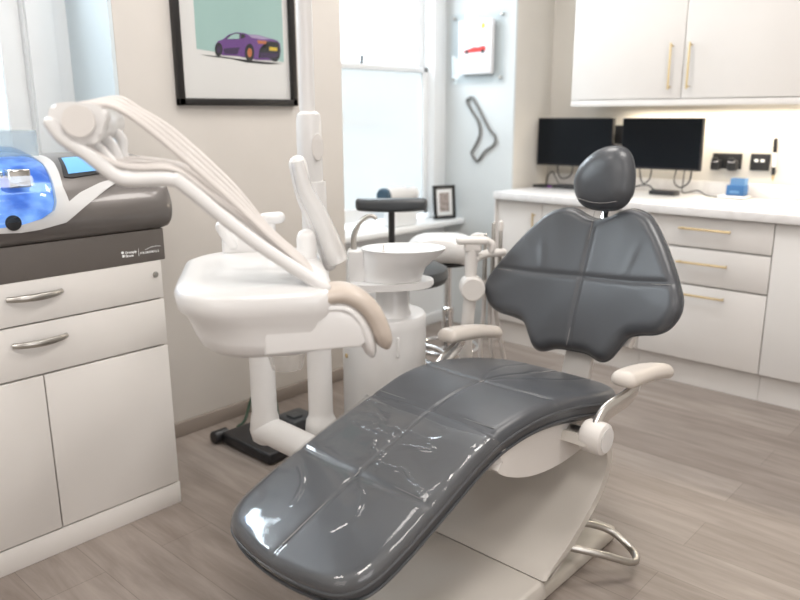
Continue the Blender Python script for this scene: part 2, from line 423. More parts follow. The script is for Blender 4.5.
# ------------------------------------------------------------------ left base cabinet
def bow_handle(xa, xb, z, y, parent):
    b = new(); n = 14; pts = []
    for i in range(n + 1):
        t = i / n; pts.append((xa + (xb - xa) * t, y - .004 - .026 * math.sin(math.pi * t) ** .7, z - .0))
    tube(b, pts, [.006 + .002 * math.sin(math.pi * i / n) for i in range(n + 1)], 10, flat=1.35)
    return link('handle', b, 'steel', parent)
lc = thing('base_cabinet', (.8, 2.4, 0), 'warm white cabinet with nickel bow handles under the grey milling machine', 'cabinet')
link('carcass', box(.40, 1.226, 2.192, 2.64, .0, .862, .002), 'cabl', lc)
link('shadow_gap', box(.41, 1.222, 2.188, 2.195, .085, .855), 'gap', lc)  # darker sheet painting the shade between drawer and door fronts
link('plinth', box(.40, 1.230, 2.172, 2.192, .0, .078, .002), 'cabl', lc)
for i, (z0, z1) in enumerate(((.743, .866), (.586, .738))):
    d = link('drawer', box(.40, 1.226, 2.17, 2.19, z0, z1, .0025), 'cabl', lc)
    bow_handle(.745, .898, (.822, .687)[i], 2.17, d)
    if i == 0:
        k = new(); lathe(k, [(.0, -.004), (.004, -.004), (.009, -.003), (.010, 0)], (1.203, 2.17, .822), 20, axis=(0, 1, 0)); lk = link('lock', k, 'steel', d)
        link('keyhole', box(1.202, 1.204, 2.1655, 2.167, .818, .826), 'black', lk) if False else None
for x0, x1 in ((.40, .818), (.822, 1.226)):
    link('door', box(x0, x1, 2.17, 2.19, .083, .580, .0025), 'cabl', lc)

# ------------------------------------------------------------------ milling machine
prof = [(2.19, .965), (2.165, .975), (2.145, 1.0), (2.138, 1.035), (2.148, 1.075), (2.172, 1.115), (2.21, 1.15), (2.26, 1.178), (2.32, 1.195), (2.40, 1.202), (2.55, 1.20), (2.62, 1.17)]
PR = [Vector((0, a, b)) for a, b in prof]; PC = catmull(PR, 8); PS = [0]
for a, b_ in zip(PC, PC[1:]): PS.append(PS[-1] + (b_ - a).length)
def surf(x, s, off=0.):
    s = max(0, min(PS[-1] - 1e-6, s)); j = 0
    while PS[j + 1] < s: j += 1
    t = (s - PS[j]) / (PS[j + 1] - PS[j]); p = PC[j].lerp(PC[j + 1], t)
    q0, q1 = PC[max(0, j - 1)], PC[min(len(PC) - 1, j + 2)]; d = (q1 - q0).normalized(); n = Vector((0, -d.z, d.y))
    p = p + n * off; return Vector((x, p.y, p.z))
def patch(poly, off, thick=.004, step=.012, bulge=None):
    b = new(); f = b.faces.new([b.verts.new((p[0], p[1], 0)) for p in poly])
    smin = min(p[1] for p in poly); smax = max(p[1] for p in poly); xmin = min(p[0] for p in poly); xmax = max(p[0] for p in poly)
    s = smin + step
    while s < smax:
        bmesh.ops.bisect_plane(b, geom=b.verts[:] + b.edges[:] + b.faces[:], plane_co=(0, s, 0), plane_no=(0, 1, 0)); s += step
    if bulge:
        x = xmin + step
        while x < xmax:
            bmesh.ops.bisect_plane(b, geom=b.verts[:] + b.edges[:] + b.faces[:], plane_co=(x, 0, 0), plane_no=(1, 0, 0)); x += step
    bmesh.ops.triangulate(b, faces=[f for f in b.faces if len(f.verts) > 4])
    r = bmesh.ops.extrude_face_region(b, geom=b.faces[:]); tv = [v for v in r['geom'] if isinstance(v, bmesh.types.BMVert)]; ts = set(tv)
    for v in b.verts:
        x, s = v.co.x, v.co.y; o = off + (thick if v in ts else 0)
        if bulge and v in ts: o += bulge(x, s)
        v.co = surf(x, s, o)
    return b
mm = thing('milling_machine', (.8, 2.4, .866), 'grey dental milling machine with blue lit dome and small screen', 'machine')
b = new(); bx(b, .20, 1.244, 2.172, 2.62, .8665, .968, .003); link('base_fascia', b, 'machf', mm)
# body: cross-section loft with rounded right end
b = new(); xs = [(.20, 1.)] + [(1.20 + .072 * math.sin(k / 7 * math.pi / 2), 1 - .07 * (1 - math.cos(k / 7 * math.pi / 2))) for k in range(0, 8)]
cen = Vector((0, 2.38, 1.06)); rings = []
for x, s in xs:
    pf = PC + [Vector((0, 2.64, 1.1)), Vector((0, 2.645, 1.0)), Vector((0, 2.62, .9685)), Vector((0, 2.4, .9685)), Vector((0, 2.22, .9685))]
    rings.append([b.verts.new(Vector((x, 0, 0)) + cen + (p - cen) * s) for p in pf])
for A, B in zip(rings, rings[1:]):
    for k in range(len(A)): b.faces.new((A[k], A[(k + 1) % len(A)], B[(k + 1) % len(A)], B[k]))
b.faces.new(rings[0][::-1]); b.faces.new(rings[-1])
body = link('housing', b, 'mach', mm, sharp=50)
# chamber, swoosh, dome
dome = [(.36, .101), (.744, .088), (.796, .09), (.852, .101), (.885, .118), (.897, .14), (.908, .19), (.918, .245), (.926, .30), (.925, .36), (.91, .42), (.36, .42), (.35, .25)]
cm = mat('blue lit chamber', (.05, .15, .45), .5, emit=(.10, .28, .85), estr=.55)
nt = cm.node_tree; tc = nt.nodes.new('ShaderNodeTexCoord'); nz = nt.nodes.new('ShaderNodeTexNoise'); nz.inputs['Scale'].default_value = 16; nz.inputs['Detail'].default_value = 2
nt.links.new(tc.outputs['Object'], nz.inputs['Vector']); cr = nt.nodes.new('ShaderNodeValToRGB'); cr.color_ramp.elements[0].position = .38; cr.color_ramp.elements[0].color = (.05, .14, .42, 1); cr.color_ramp.elements[1].position = .68; cr.color_ramp.elements[1].color = (.55, .75, 1., 1)
nt.links.new(nz.outputs['Fac'], cr.inputs[0]); nt.links.new(cr.outputs[0], nt.nodes['Principled BSDF'].inputs['Emission Color']); nt.nodes['Principled BSDF'].inputs['Emission Strength'].default_value = 1.0
link('chamber', patch(dome, .0005, .002), cm, mm)
sp = new(); c = surf(.80, .22, .02); bx(sp, .790, .850, c.y - .022, c.y + .03, c.z - .028, c.z + .022, .004); bx(sp, .60, .785, c.y - .005, c.y + .03, c.z - .0, c.z + .018, .004)
link('spindle', sp, 'chrome', mm)
ring = [(.36, .070), (.743, .074), (.795, .07), (.849, .073), (.92, .085), (.985, .125), (1.06, .169), (1.10, .190), (1.16, .212), (1.10, .206), (1.052, .194), (.98, .166), (.94, .142), (.938, .19), (.950, .245), (.960, .30), (.963, .36), (.955, .43), (.91, .43), (.925, .36), (.926, .30), (.918, .245), (.908, .19), (.897, .14), (.885, .118), (.852, .101), (.796, .09), (.744, .088), (.36, .088)]
link('swoosh_trim', patch(ring, .0005, .005), 'machw', mm)
def bl(x, s):
    a = max(0, min(1, (x - .36) / .08, (.93 - x) / .08, (s - .095) / .06, (.43 - s) / .06)); return .034 * math.sin(a * math.pi / 2)
dm = patch(dome, .003, .001, .02, bl)
link('dome_cover', dm, 'glassb', mm)
nb = new(); c = surf(.777, .098, .006); n_ = (surf(.777, .098, .01) - surf(.777, .098, 0)).normalized()
lathe(nb, [(.021, -.002), (.021, .001), (.017, .003), (0, .003)], c, 24, axis=n_); link('finger_notch', nb, 'black', mm)
sf = link('screen_bezel', patch([(.995, .350), (1.19, .37), (1.20, .25), (.978, .222), (.958, .228)], .0005, .003), 'black', mm)
link('display', patch([(1.000, .340), (1.11, .352), (1.12, .250), (.975, .238)], .0040, .001), 'lcd', sf)
dd = new(); prism(dd, [(.06 * math.cos(a) , .045 * math.sin(a)) for a in [math.pi * k / 16 for k in range(17)]], lambda a, b, t: (1.215 + a * .85, 2.46 + t, 1.19 + b * 1.5), 0, .10, .01)
link('rear_lid', dd, 'black', mm)
X2 = Matrix.Rotation(math.pi / 2, 4, 'X')
def front_text(s, x, z, size, y=2.1716): return txt('lettering', s, size, 'text', Matrix.Translation((x, y, z)) @ X2, mm, bold=.0003)
front_text('Dentsply', 1.108, .9015, .0105); front_text('Sirona', 1.108, .891, .0105); front_text('P R I M E M I L L', 1.158, .894, .0095)
lg = new(); bx(lg, 1.152, 1.1528, 2.1705, 2.172, .889, .913); link('divider_line', lg, 'text', mm); lg = new()
lathe(lg, [(.0045, 0), (.0045, .001), (0, .001)], (1.099, 2.172, .907), 16, axis=(0, -1, 0)); link('logo_dot', lg, 'text', mm); lg = new(); lathe(lg, [(.0045, 0), (.0045, .001), (0, .001)], (1.101, 2.172, .896), 16, axis=(0, -1, 0))
link('logo_dot', lg, 'text', mm); lg = new()
tube(lg, catmull([(1.175, 2.1712, .906), (1.20, 2.1712, .913), (1.23, 2.1712, .912)], 6), .0007, 6)
link('logo_arc', lg, 'text', mm)
# clear lid on top
lid = new()
for a in ((.38, .95, 2.34, 2.344, 1.2045, 1.275), (.38, .95, 2.60, 2.604, 1.203, 1.275), (.946, .95, 2.344, 2.60, 1.203, 1.275), (.38, .384, 2.344, 2.60, 1.203, 1.275), (.38, .95, 2.34, 2.604, 1.275, 1.279)): bx(lid, *a)
lid = link('storage_tray', lid, clear_mat('frosted clear plastic', (.93, .96, .97), .03, .1, body=.25, bodycol=(.75, .82, .86))); tag(lid, 'clear plastic tray lying upside down on top of the milling machine', 'tray')

# ------------------------------------------------------------------ framed car print on the left wall
pf = thing('framed_print', (1.927, 2.66, 1.36), 'black framed print of a purple sports car hung on the beige wall', 'picture')
X0, X1, Z0, Z1, Y = 1.628, 2.222, 1.358, 2.16, 2.668
b = new(); w = .028
for a in ((X0, X1, Z0, Z0 + w), (X0, X1, Z1 - w, Z1), (X0, X0 + w, Z0, Z1), (X1 - w, X1, Z0, Z1)): bx(b, a[0], a[1], Y - .028, Y, a[2], a[3], .003)
link('frame', b, 'black_f', pf)
link('mount', box(X0 + .02, X1 - .02, Y - .008, Y - .002, Z0 + .02, Z1 - .02), 'paper', pf)
def wallp(poly, off, m, name='print', par=pf, y=Y - .008, th=.0006):
    b = new(); prism(b, poly, lambda a, c, t: (a, y - off - t, c), 0, th); return link(name, b, m, par, flat=True)
# image pixel (190..290, 20..80 crop at 8x) mapped to wall metres
def C2(u, v):  # u,v in the 8x crop of the print
    X = 190 + u / 8; Yp = 20 + v / 8
    t, w = (X - 190) / 100, (Yp - 20) / 60
    return ((1.712 * (1 - t) + 2.211 * t) * (1 - w) + (1.694 * (1 - t) + 2.198 * t) * w, (1.677 * (1 - t) + 1.719 * t) * (1 - w) + (1.454 * (1 - t) + 1.468 * t) * w)
def Pp(l): return [C2(*q) for q in l]
wallp([(1.731, 1.573), (2.165, 1.543), (2.165, 2.0), (1.731, 2.0)], .0003, 'teal', 'print')
wallp(Pp([(70, 272), (240, 290), (420, 315), (560, 330), (725, 345), (600, 350), (420, 335), (330, 310), (180, 292)]), .001, 'ink', 'print_shadow')
wallp(Pp([(180, 200), (200, 165), (240, 150), (280, 115), (340, 95), (400, 100), (430, 110), (520, 118), (600, 140), (680, 160), (705, 185), (712, 240), (705, 290), (680, 325), (620, 318), (500, 315), (430, 300), (360, 285), (240, 278), (190, 262)]), .0016, 'purple', 'print_car')
wallp(Pp([(255, 150), (290, 118), (340, 101), (372, 106), (370, 150)]), .0022, 'ink', 'print_window')
wallp(Pp([(268, 148), (300, 120), (340, 106), (366, 110), (363, 148)]), .0026, 'teal', 'print_window_glint')
wallp(Pp([(378, 108), (408, 112), (415, 135), (380, 148)]), .0022, 'ink', 'print_window')
wallp(Pp([(240, 225), (370, 215), (350, 270), (250, 268)]), .0022, 'purpled', 'print_shade')
wallp(Pp([(430, 112), (520, 120), (620, 150), (560, 152), (470, 140)]), .0022, 'purplel', 'print_highlight')
wallp(Pp([(510, 160), (590, 165), (585, 188), (520, 186)]), .0022, 'orange', 'print_tail_lamp')
wallp(Pp([(590, 165), (690, 175), (710, 240), (700, 300), (675, 330), (640, 325), (610, 300), (520, 300), (530, 230), (600, 215)]), .0021, 'ink', 'print_bumper')
wallp(Pp([(530, 255), (690, 262), (670, 300), (540, 300)]), .0026, 'purpled', 'print_bumper_low')
wallp(Pp([(610, 212), (680, 218), (678, 245), (612, 240)]), .003, 'yellow', 'print_plate')
for (u, v, ru, rv) in ((205, 232, 28, 55), (448, 258, 38, 72)):
    wallp(Pp([(u + ru * math.cos(a), v + rv * math.sin(a)) for a in [2 * math.pi * k / 20 for k in range(20)]]), .0024, 'ink', 'print_wheel')
    wallp(Pp([(u + ru * .5 * math.cos(a), v + rv * .5 * math.sin(a)) for a in [2 * math.pi * k / 14 for k in range(14)]]), .003, 'orange' if u > 400 else 'purpled', 'print_wheel_rim')
link('glazing', box(X0 + .02, X1 - .02, Y - .016, Y - .0145, Z0 + .02, Z1 - .02), M['acrylic'], pf)

# ------------------------------------------------------------------ counter run on the right wall
XF = 3.53
def bar_handle(b, p0, p1, out):  # straight bar handle with two feet
    p0, p1, out = Vector(p0), Vector(p1), Vector(out); d = (p1 - p0).normalized()
    tube(b, [p0 + out, p1 + out], .0055, 8)
    for q in (p0 + d * .012, p1 - d * .012): tube(b, [q, q + out], .004, 8)
def unit(y0, y1, label, kind, hy=None):
    t = thing('base_unit', ((XF + 4.1) / 2, (y0 + y1) / 2, 0), label, 'cabinet', None)
    link('carcass', box(XF + .019, 4.098, y0 + .002, y1 - .002, .13, .848, 0), 'gap', t)
    link('plinth', box(XF + .04, XF + .06, y0 + .001, y1 - .001, 0, .128, 0), 'cab', t)
    g = .0022
    if kind == 'drawers':
        for z0, z1, hz in ((.70, .845, .79), (.52, .695, .627), (.14, .515, .471)):
            d = link('drawer', box(XF, XF + .018, y0 + g, y1 - g, z0 + g, z1 - g, .0015), 'cab', t)
            h = new(); bar_handle(h, (XF, y0 + .18, hz), (XF, y1 - .175, hz), (-.028, 0, 0)); link('handle', h, 'brass', d)
    else:
        d = link('door', box(XF, XF + .018, y0 + g, y1 - g, .14 + g, .845 - g, .0015), 'cab', t)
        h = new(); bar_handle(h, (XF, hy, .64), (XF, hy, .79), (-.028, 0, 0)); link('handle', h, 'brass', d)
    return t
unit(2.172, 2.47, 'narrow white base unit with vertical brass handle at the wall end of the worktop', 'door', 2.215)
unit(1.575, 2.172, 'white base unit mostly hidden behind the chair backrest', 'door', 2.12)
unit(.98, 1.575, 'white three drawer base unit with horizontal brass bar handles', 'drawers')
unit(.38, .98, 'plain white base unit at the right edge beside the drawers', 'door', .42)
unit(-.22, .38, 'white base unit at the near end of the counter outside the photo', 'door', -.18)
ep = link('end_panel', box(3.515, 4.098, 2.471, 2.479, 0, .849, .001), 'cab'); tag(ep, 'white end panel closing the counter by the alcove', 'panel')
wt = thing('worktop', (3.8, 1.1, .85), 'white marble effect worktop running along the right wall', 'worktop')
link('slab', box(3.495, 4.098, -.24, 2.478, .850, .893, .005), 'marble', wt)
link('upstand', box(4.08, 4.098, -.24, 2.478, .8935, .965, .003), 'marble', wt)
# wall cabinets
uc = thing('wall_cabinet', (3.93, 1.55, 1.36), 'white two door wall cabinet with slim brass handles above the monitors', 'cabinet')
link('carcass', box(3.79, 4.098, .945, 2.16, 1.392, 2.12, .001), 'cab', uc)
link('light_pelmet', box(3.77, 3.79, .30, 2.165, 1.358, 1.388, .002), 'cab', uc)
link('bottom_panel', box(3.79, 4.098, .945, 2.165, 1.376, 1.391), 'cab', uc)
for y0, y1, hy in ((1.556, 2.165, 1.612), (.945, 1.552, 1.518)):
    d = link('door', box(3.77, 3.788, y0, y1, 1.392, 2.12, .0015), 'cab', uc)
    h = new(); bar_handle(h, (3.77, hy, 1.436), (3.77, hy, 1.655), (-.028, 0, 0)); link('handle', h, 'brass', d)
uc2 = thing('wall_cabinet', (3.93, .6, 1.36), 'white wall cabinet continuing past the right edge of the photo', 'cabinet')
link('carcass', box(3.79, 4.098, .30, .941, 1.392, 2.12, .001), 'cab', uc2)
link('door', box(3.77, 3.788, .30, .941, 1.392, 2.12, .0015), 'cab', uc2)
st = link('led_strip', box(3.93, 3.945, .32, 2.02, 1.366, 1.375, .001), mat('warm led', (1, .9, .7), .5, emit=(1, .86, .62), estr=5)); tag(st, 'warm led light strip fixed under the wall cabinets', 'light')

# monitors
def monitor(y0, y1, z0, z1, x, tilt, label):
    cy = (y0 + y1) / 2; t = thing('monitor', (x, cy, z0), label, 'monitor', 'monitors above the worktop')
    R = Matrix.Rotation(tilt, 3, 'Z'); at = Vector((x, cy, 0)); w = (y1 - y0) / 2
    b = new(); bx(b, 0, .03, -w, w, z0, z1, .004, rot=R, at=at); bx(b, .03, .05, -w * .6, w * .6, z0 + .05, z1 - .06, .008, rot=R, at=at); link('casing', b, 'black', t)
    b = new(); bx(b, -.001, .0005, -w + .006, w - .006, z0 + .012, z1 - .006, rot=R, at=at); link('screen', b, 'screen', t)
    b = new(); bx(b, x + .04, 4.095, cy - .03, cy + .03, (z0 + z1) / 2 - .03, (z0 + z1) / 2 + .03, .004); bx(b, 4.08, 4.098, cy - .05, cy + .05, (z0 + z1) / 2 - .06, (z0 + z1) / 2 + .06, .003); link('wall_bracket', b, 'blackm', t)
    return t
monitor(1.985, 2.47, 1.022, 1.297, 3.93, 0, 'left black monitor in the corner above the worktop')
monitor(1.495, 1.94, 1.025, 1.297, 3.95, 0, 'right black monitor behind the headrest above the worktop')
def wall_thing(name, bms, label, cat):
    t = thing(name, bms[0][3], label, cat)
    for n, b, m, _ in bms: link(n, b, m, t)
    return t
b = new(); bx(b, 4.088, 4.099, 1.995, 2.075, 1.15, 1.255, .003); bn = link('socket_plate', b, 'black'); tag(bn, 'black wall plate glimpsed between the two monitors', 'socket')
t = thing('double_socket', (4.09, 1.41, 1.03), 'black double wall socket with two plugs pushed in', 'socket')
link('plate', box(4.089, 4.099, 1.335, 1.485, 1.035, 1.115, .003), 'black', t)
for y in (1.37, 1.455):
    b = new(); bx(b, 4.045, 4.09, y - .024, y + .024, 1.028, 1.082, .01, 3); bx(b, 4.035, 4.05, y - .015, y + .015, 1.075, 1.095, .005); pl = link('plug', b, 'blackm', t)
    b = new(); bx(b, 4.040, 4.0455, y - .018, y + .018, 1.07, 1.082, .002); link('plug_trim', b, 'chrome', pl)
t = thing('data_socket', (4.09, 1.245, 1.03), 'square black data socket with two white ports beside the pen', 'socket')
link('plate', box(4.089, 4.099, 1.198, 1.292, 1.033, 1.117, .003), 'black', t)
for y in (1.232, 1.262): link('port', box(4.087, 4.0895, y - .010, y + .010, 1.075, 1.09, .001), 'frame', t)
t = thing('marker_pen', (4.09, 1.18, .985), 'black and white pen held upright against the lit wall', 'pen')
b = new(); tube(b, [(4.088, 1.178, 1.13), (4.088, 1.181, 1.19)], .009, 12, round_=True); link('cap', b, 'black', t)
b = new(); tube(b, [(4.088, 1.176, 1.055), (4.088, 1.178, 1.128)], .008, 12); link('barrel', b, 'frame', t)
b = new(); tube(b, [(4.088, 1.1745, 1.015), (4.088, 1.176, 1.053)], .009, 12); link('grip', b, 'black', t)
b = new(); tube(b, [(4.088, 1.174, .985), (4.088, 1.1745, 1.013)], [.003, .007], 12); link('tip', b, 'brass', t)
# blue box on white tray
tr = link('charging_pad', box(3.95, 4.06, 1.255, 1.395, .894, .908, .006, 3), 'white'); tag(tr, 'white rectangular pad lying on the worktop under the blue box', 'pad')
t = thing('blue_box', (4.01, 1.32, .909), 'small blue carton with an open top on the white pad', 'box')
b = new(); bx(b, 3.975, 4.045, 1.272, 1.360, .9085, .962, .003); link('carton', b, 'blue', t)
b = new()
for a in ((3.985, 3.988, 1.275, 1.345, .9625, .995), (4.037, 4.04, 1.275, 1.345, .9625, .995), (3.988, 4.037, 1.275, 1.278, .9625, .995), (3.988, 4.037, 1.342, 1.345, .9625, .995)): bx(b, *a)
link('open_flap', b, 'lblue', t)
link('sticker', box(3.9742, 3.9752, 1.295, 1.34, .922, .934), 'lblue', t)
# cable boxes and loops below the monitors
def loop_cable(pts, label, r=.004, m='black'):
    b = new(); tube(b, catmull(pts, 8), r, 8, round_=True); o = link('power_cable', b, m); tag(o, label, 'cable'); return o
loop_cable([(3.985, 2.36, 1.03), (3.99, 2.35, .965), (3.97, 2.31, .945), (3.99, 2.27, .965), (4.0, 2.26, 1.03)], 'black cable loop hanging below the left monitor')
loop_cable([(4.0, 2.22, 1.03), (3.98, 2.19, .985), (3.98, 2.12, .955), (3.98, 2.05, .93)], 'black cable drooping behind the headrest from the left monitor')
loop_cable([(4.0, 2.44, .90), (3.98, 2.42, .95), (3.98, 2.39, .98), (3.98, 2.36, .94), (3.97, 2.33, .905)], 'thin black cable arching up in the worktop corner', .003)
loop_cable([(3.985, 1.84, 1.03), (3.99, 1.83, .965), (3.97, 1.80, .945), (3.99, 1.78, .97), (4.0, 1.775, 1.03)], 'black cable loop under the left part of the right monitor')
loop_cable([(3.985, 1.63, 1.03), (3.99, 1.64, .96), (3.97, 1.595, .935), (3.99, 1.56, .965), (4.0, 1.555, 1.03)], 'black cable loop under the right part of the right monitor')
loop_cable([(4.02, 1.60, 1.03), (4.01, 1.6, .95), (3.95, 1.57, .91), (3.96, 1.5, .925), (3.95, 1.45, .905), (3.975, 1.40, .897)], 'black cable trailing along the worktop towards the white pad', .003)
loop_cable([(3.90, 1.86, .90), (3.91, 1.82, .93), (3.93, 1.76, .94), (3.93, 1.72, .915), (3.90, 1.66, .9)], 'black cable lying in front of the right cable box')
b = new(); bx(b, 3.90, 3.985, 1.60, 1.74, .8935, .918, .006); o = link('adapter_box', b, 'blackm'); tag(o, 'flat black adapter under the right monitor', 'adapter')
b = new(); bx(b, 3.88, 3.98, 2.08, 2.33, .8935, .915, .006); o = link('keyboard_dock', b, 'blackm'); tag(o, 'long black docking box under the left monitor', 'docking station')
b = new(); bx(b, 3.87, 3.96, 2.36, 2.455, .8935, .908, .004); o = link('card_reader', b, 'black'); tag(o, 'small black device in the worktop corner by the wall', 'device')
b = new(); bx(b, 3.88, 3.91, 2.345, 2.359, .8935, .905, .003); o = link('plug_lead', b, 'violet'); tag(o, 'tiny violet connector next to the black device in the corner', 'connector')
b = new(); bx(b, 3.86, 3.885, 1.85, 1.885, .8935, .93, .006); o = link('webcam', b, 'black'); tag(o, 'small upright black gadget right of the headrest on the worktop', 'gadget')

# ------------------------------------------------------------------ alcove wall items
t = thing('acrylic_display', (3.70, 2.76, 1.5), 'clear acrylic wall panel holding a white booklet with a red car', 'display')
link('backing_panel', box(3.690, 3.694, 2.565, 2.955, 1.50, 1.895, .001), 'acrylic', t)
for y, z in ((2.59, 1.87), (2.93, 1.87), (2.59, 1.525), (2.93, 1.525)):
    b = new(); lathe(b, [(.009, 0), (.009, .016), (.006, .019), (0, .019)], (3.704, y, z), 16, axis=(-1, 0, 0)); link('standoff', b, 'steel', t)
t2 = thing('model_box', (3.68, 2.76, 1.55), 'white box with a red racing car picture on the acrylic panel', 'box')
link('box_body', box(3.655, 3.689, 2.628, 2.868, 1.548, 1.848, .002), mat('satin white card', (.70, .70, .72), .5), t2)
def alc(poly, m, name, th=.001): 
    b = new(); prism(b, poly, lambda a, c, tt: (3.6548 - tt, a - .012, c), 0, th); return link(name, b, m, t2, flat=True)
alc([(2.845, 1.673), (2.83, 1.684), (2.79, 1.692), (2.76, 1.70), (2.74, 1.696), (2.69, 1.702), (2.68, 1.69), (2.682, 1.676), (2.70, 1.67), (2.80, 1.668)], 'red', 'car_picture')
for y in (2.70, 2.815): alc([(y + .012 * math.cos(a), 1.673 + .011 * math.sin(a)) for a in [k * math.pi / 5 for k in range(10)]], 'ink', 'car_wheel', .0018)
alc([(2.69, 1.80), (2.712, 1.80), (2.712, 1.825), (2.69, 1.825)], 'yellow', 'emblem')
alc([(2.815, 1.625), (2.85, 1.625), (2.85, 1.628), (2.815, 1.628)], 'paper', 'caption')
alc([(2.76, 1.604), (2.86, 1.604), (2.86, 1.607), (2.76, 1.607)], 'paper', 'caption')
tk = [(2.827, 1.395), (2.805, 1.415), (2.775, 1.402), (2.715, 1.315), (2.653, 1.227), (2.616, 1.192), (2.621, 1.146), (2.686, 1.103), (2.730, 1.052), (2.75, 1.048), (2.785, 1.085), (2.775, 1.112), (2.728, 1.196), (2.738, 1.272), (2.79, 1.34)]
b = new(); tube(b, catmull([(3.695, a, c) for a, c in tk], 6, True), .0095, 8, closed=True, flat=.6, up=(1, 0, 0)); o = link('track_sculpture', b, 'grey'); tag(o, 'dark grey race track outline mounted on the pale alcove wall', 'wall art')
# photo frame on the sill
t = thing('photo_frame', (3.60, 2.88, .69), 'small black photo frame leaning on the window sill', 'photo frame')
ax = Vector((3.655, 2.862, 0)) - Vector((3.505, 2.925, 0)); fx = ax.normalized(); fy = Vector((-fx.y, fx.x, 0)); W = .15; HH = .205
def pfb(a0, a1, c0, c1, d0, d1, m, n, bev=.002):
    b = new(); Rm = Matrix((fx, fy, Vector((0, 0, 1)))).transposed(); lean = Matrix.Rotation(.12, 3, 'X')
    bx(b, a0, a1, d0, d1, c0, c1, bev, rot=Rm @ Matrix.Rotation(-.10, 3, 'X'), at=(3.505, 2.925, .6925)); return link(n, b, m, t)
b = new(); Rm = Matrix((fx, fy, Vector((0, 0, 1)))).transposed() @ Matrix.Rotation(-.10, 3, 'X')
for a in ((0, W, 0, .02), (0, W, HH - .02, HH), (0, .02, 0, HH), (W - .02, W, 0, HH)): bx(b, a[0], a[1], -.018, 0, a[2], a[3], .002, rot=Rm, at=(3.505, 2.925, .6925))
link('frame', b, 'black_f', t); pfb(.01, W - .01, .01, HH - .01, -.010, -.004, 'frame', 'mount'); pfb(.042, W - .042, .045, HH - .045, -.012, -.0095, 'photo', 'photo')
# white device on the sill
t = thing('white_canister', (3.2, 2.93, .69), 'white cylinder lying on the sill with a dark blue end', 'canister')
b = new(); lathe(b, [(.0, 0), (.045, 0), (.050, .006), (.050, .15), (.038, .18), (.038, .25), (.0, .252)], (3.07, 2.92, .868), 28, axis=(1, 0, .0)); link('barrel', b, 'white', t)
b = new(); lathe(b, [(0, -.03), (.038, -.03), (.047, -.022), (.049, 0), (0, 0)], (3.07, 2.92, .868), 28, axis=(1, 0, .0)); link('end_cap', b, mat('dark blue cap', (.02, .06, .10), .3), t)
b = new(); bx(b, 3.10, 3.30, 2.875, 2.965, .690, .819, .01); link('stand_box', b, 'frame', t)

# ------------------------------------------------------------------ stools
def star_base(t, c, rad, m, zc=.075):
    b = new()
    for k in range(5):
        a = .3 + k * 2 * math.pi / 5; d = Vector((math.cos(a), math.sin(a), 0))
        tube(b, [Vector((c[0], c[1], zc + .035)), Vector((c[0], c[1], zc + .02)) + d * rad * .5, Vector((c[0], c[1], zc)) + d * rad], [.02, .017, .013], 10, round_=True)
    lathe(b, [(0, .05), (.03, .05), (.03, .13), (.022, .15), (0, .15)], (c[0], c[1], 0), 20)
    link('star_base', b, m, t)
    for k in range(5):
        a = .3 + k * 2 * math.pi / 5; p = Vector((c[0] + math.cos(a) * rad, c[1] + math.sin(a) * rad, .028))
        w = new(); lathe(w, [(0, -.012), (.022, -.012), (.027, -.006), (.027, .006), (.022, .012), (0, .012)], p, 18, axis=(math.sin(a), -math.cos(a), 0))
        tube(w, [p + Vector((0, 0, .0)), p + Vector((0, 0, .05))], .006, 8); link('caster', w, 'black', t)
cA = (2.22, 2.0)
t = thing('operator_stool', (cA[0], cA[1], 0), 'black stool with padded backrest on a stem beside the basin', 'stool')
b = new(); lathe(b, [(0, .645), (.13, .645), (.165, .655), (.178, .68), (.172, .71), (.14, .727), (0, .733)], (cA[0], cA[1], 0), 40); link('seat', b, 'dgrey', t)
bc = Vector((2.32, 2.17, .945)); ldir = Vector((.674, -.739, 0)).normalized()
ol = [(-.155, 0), (-.15, .022), (-.12, .028), (0, .030), (.12, .028), (.15, .022), (.155, 0), (.15, -.022), (.12, -.028), (0, -.030), (-.12, -.028), (-.15, -.022)]
fwd = Vector((.739, .674, 0)).normalized()
bmx, _, _, _ = pillow(ol, lambda u, v, w: bc + ldir * u + Vector((0, 0, 1)) * v + fwd * (w * 1.0 + 1.2 * u * u), .018, .035, grid=.02)
link('backrest', bmx, 'dgrey', t)
b = new(); sp0 = bc + fwd * .03 + Vector((0, 0, -.02)); tube(b, catmull([sp0, sp0 + Vector((0, 0, -.13)), sp0 + Vector((0, 0, -.25)), Vector((cA[0] + .08, cA[1] + .09, .60)), Vector((cA[0], cA[1], .60))], 6), .017, 10, flat=.6); link('back_stem', b, 'blackm', t)
b = new(); lathe(b, [(0, .12), (.024, .12), (.024, .40), (.015, .41), (.015, .645), (0, .645)], (cA[0], cA[1], 0), 20); link('gas_column', b, 'blackm', t)
b = new(); ringp = [(cA[0] + .17 * math.cos(a), cA[1] + .17 * math.sin(a), .33) for a in [2 * math.pi * k / 40 for k in range(40)]]; tube(b, ringp, .011, 10, closed=True)
for k in range(3):
    a = .5 + k * 2 * math.pi / 3; tube(b, [(cA[0], cA[1], .34), (cA[0] + .17 * math.cos(a), cA[1] + .17 * math.sin(a), .33)], .008, 8)
lathe(b, [(0, .315), (.034, .315), (.034, .36), (0, .36)], (cA[0], cA[1], 0), 20)
link('foot_ring', b, 'chrome', t); star_base(t, cA, .22, 'chrome')

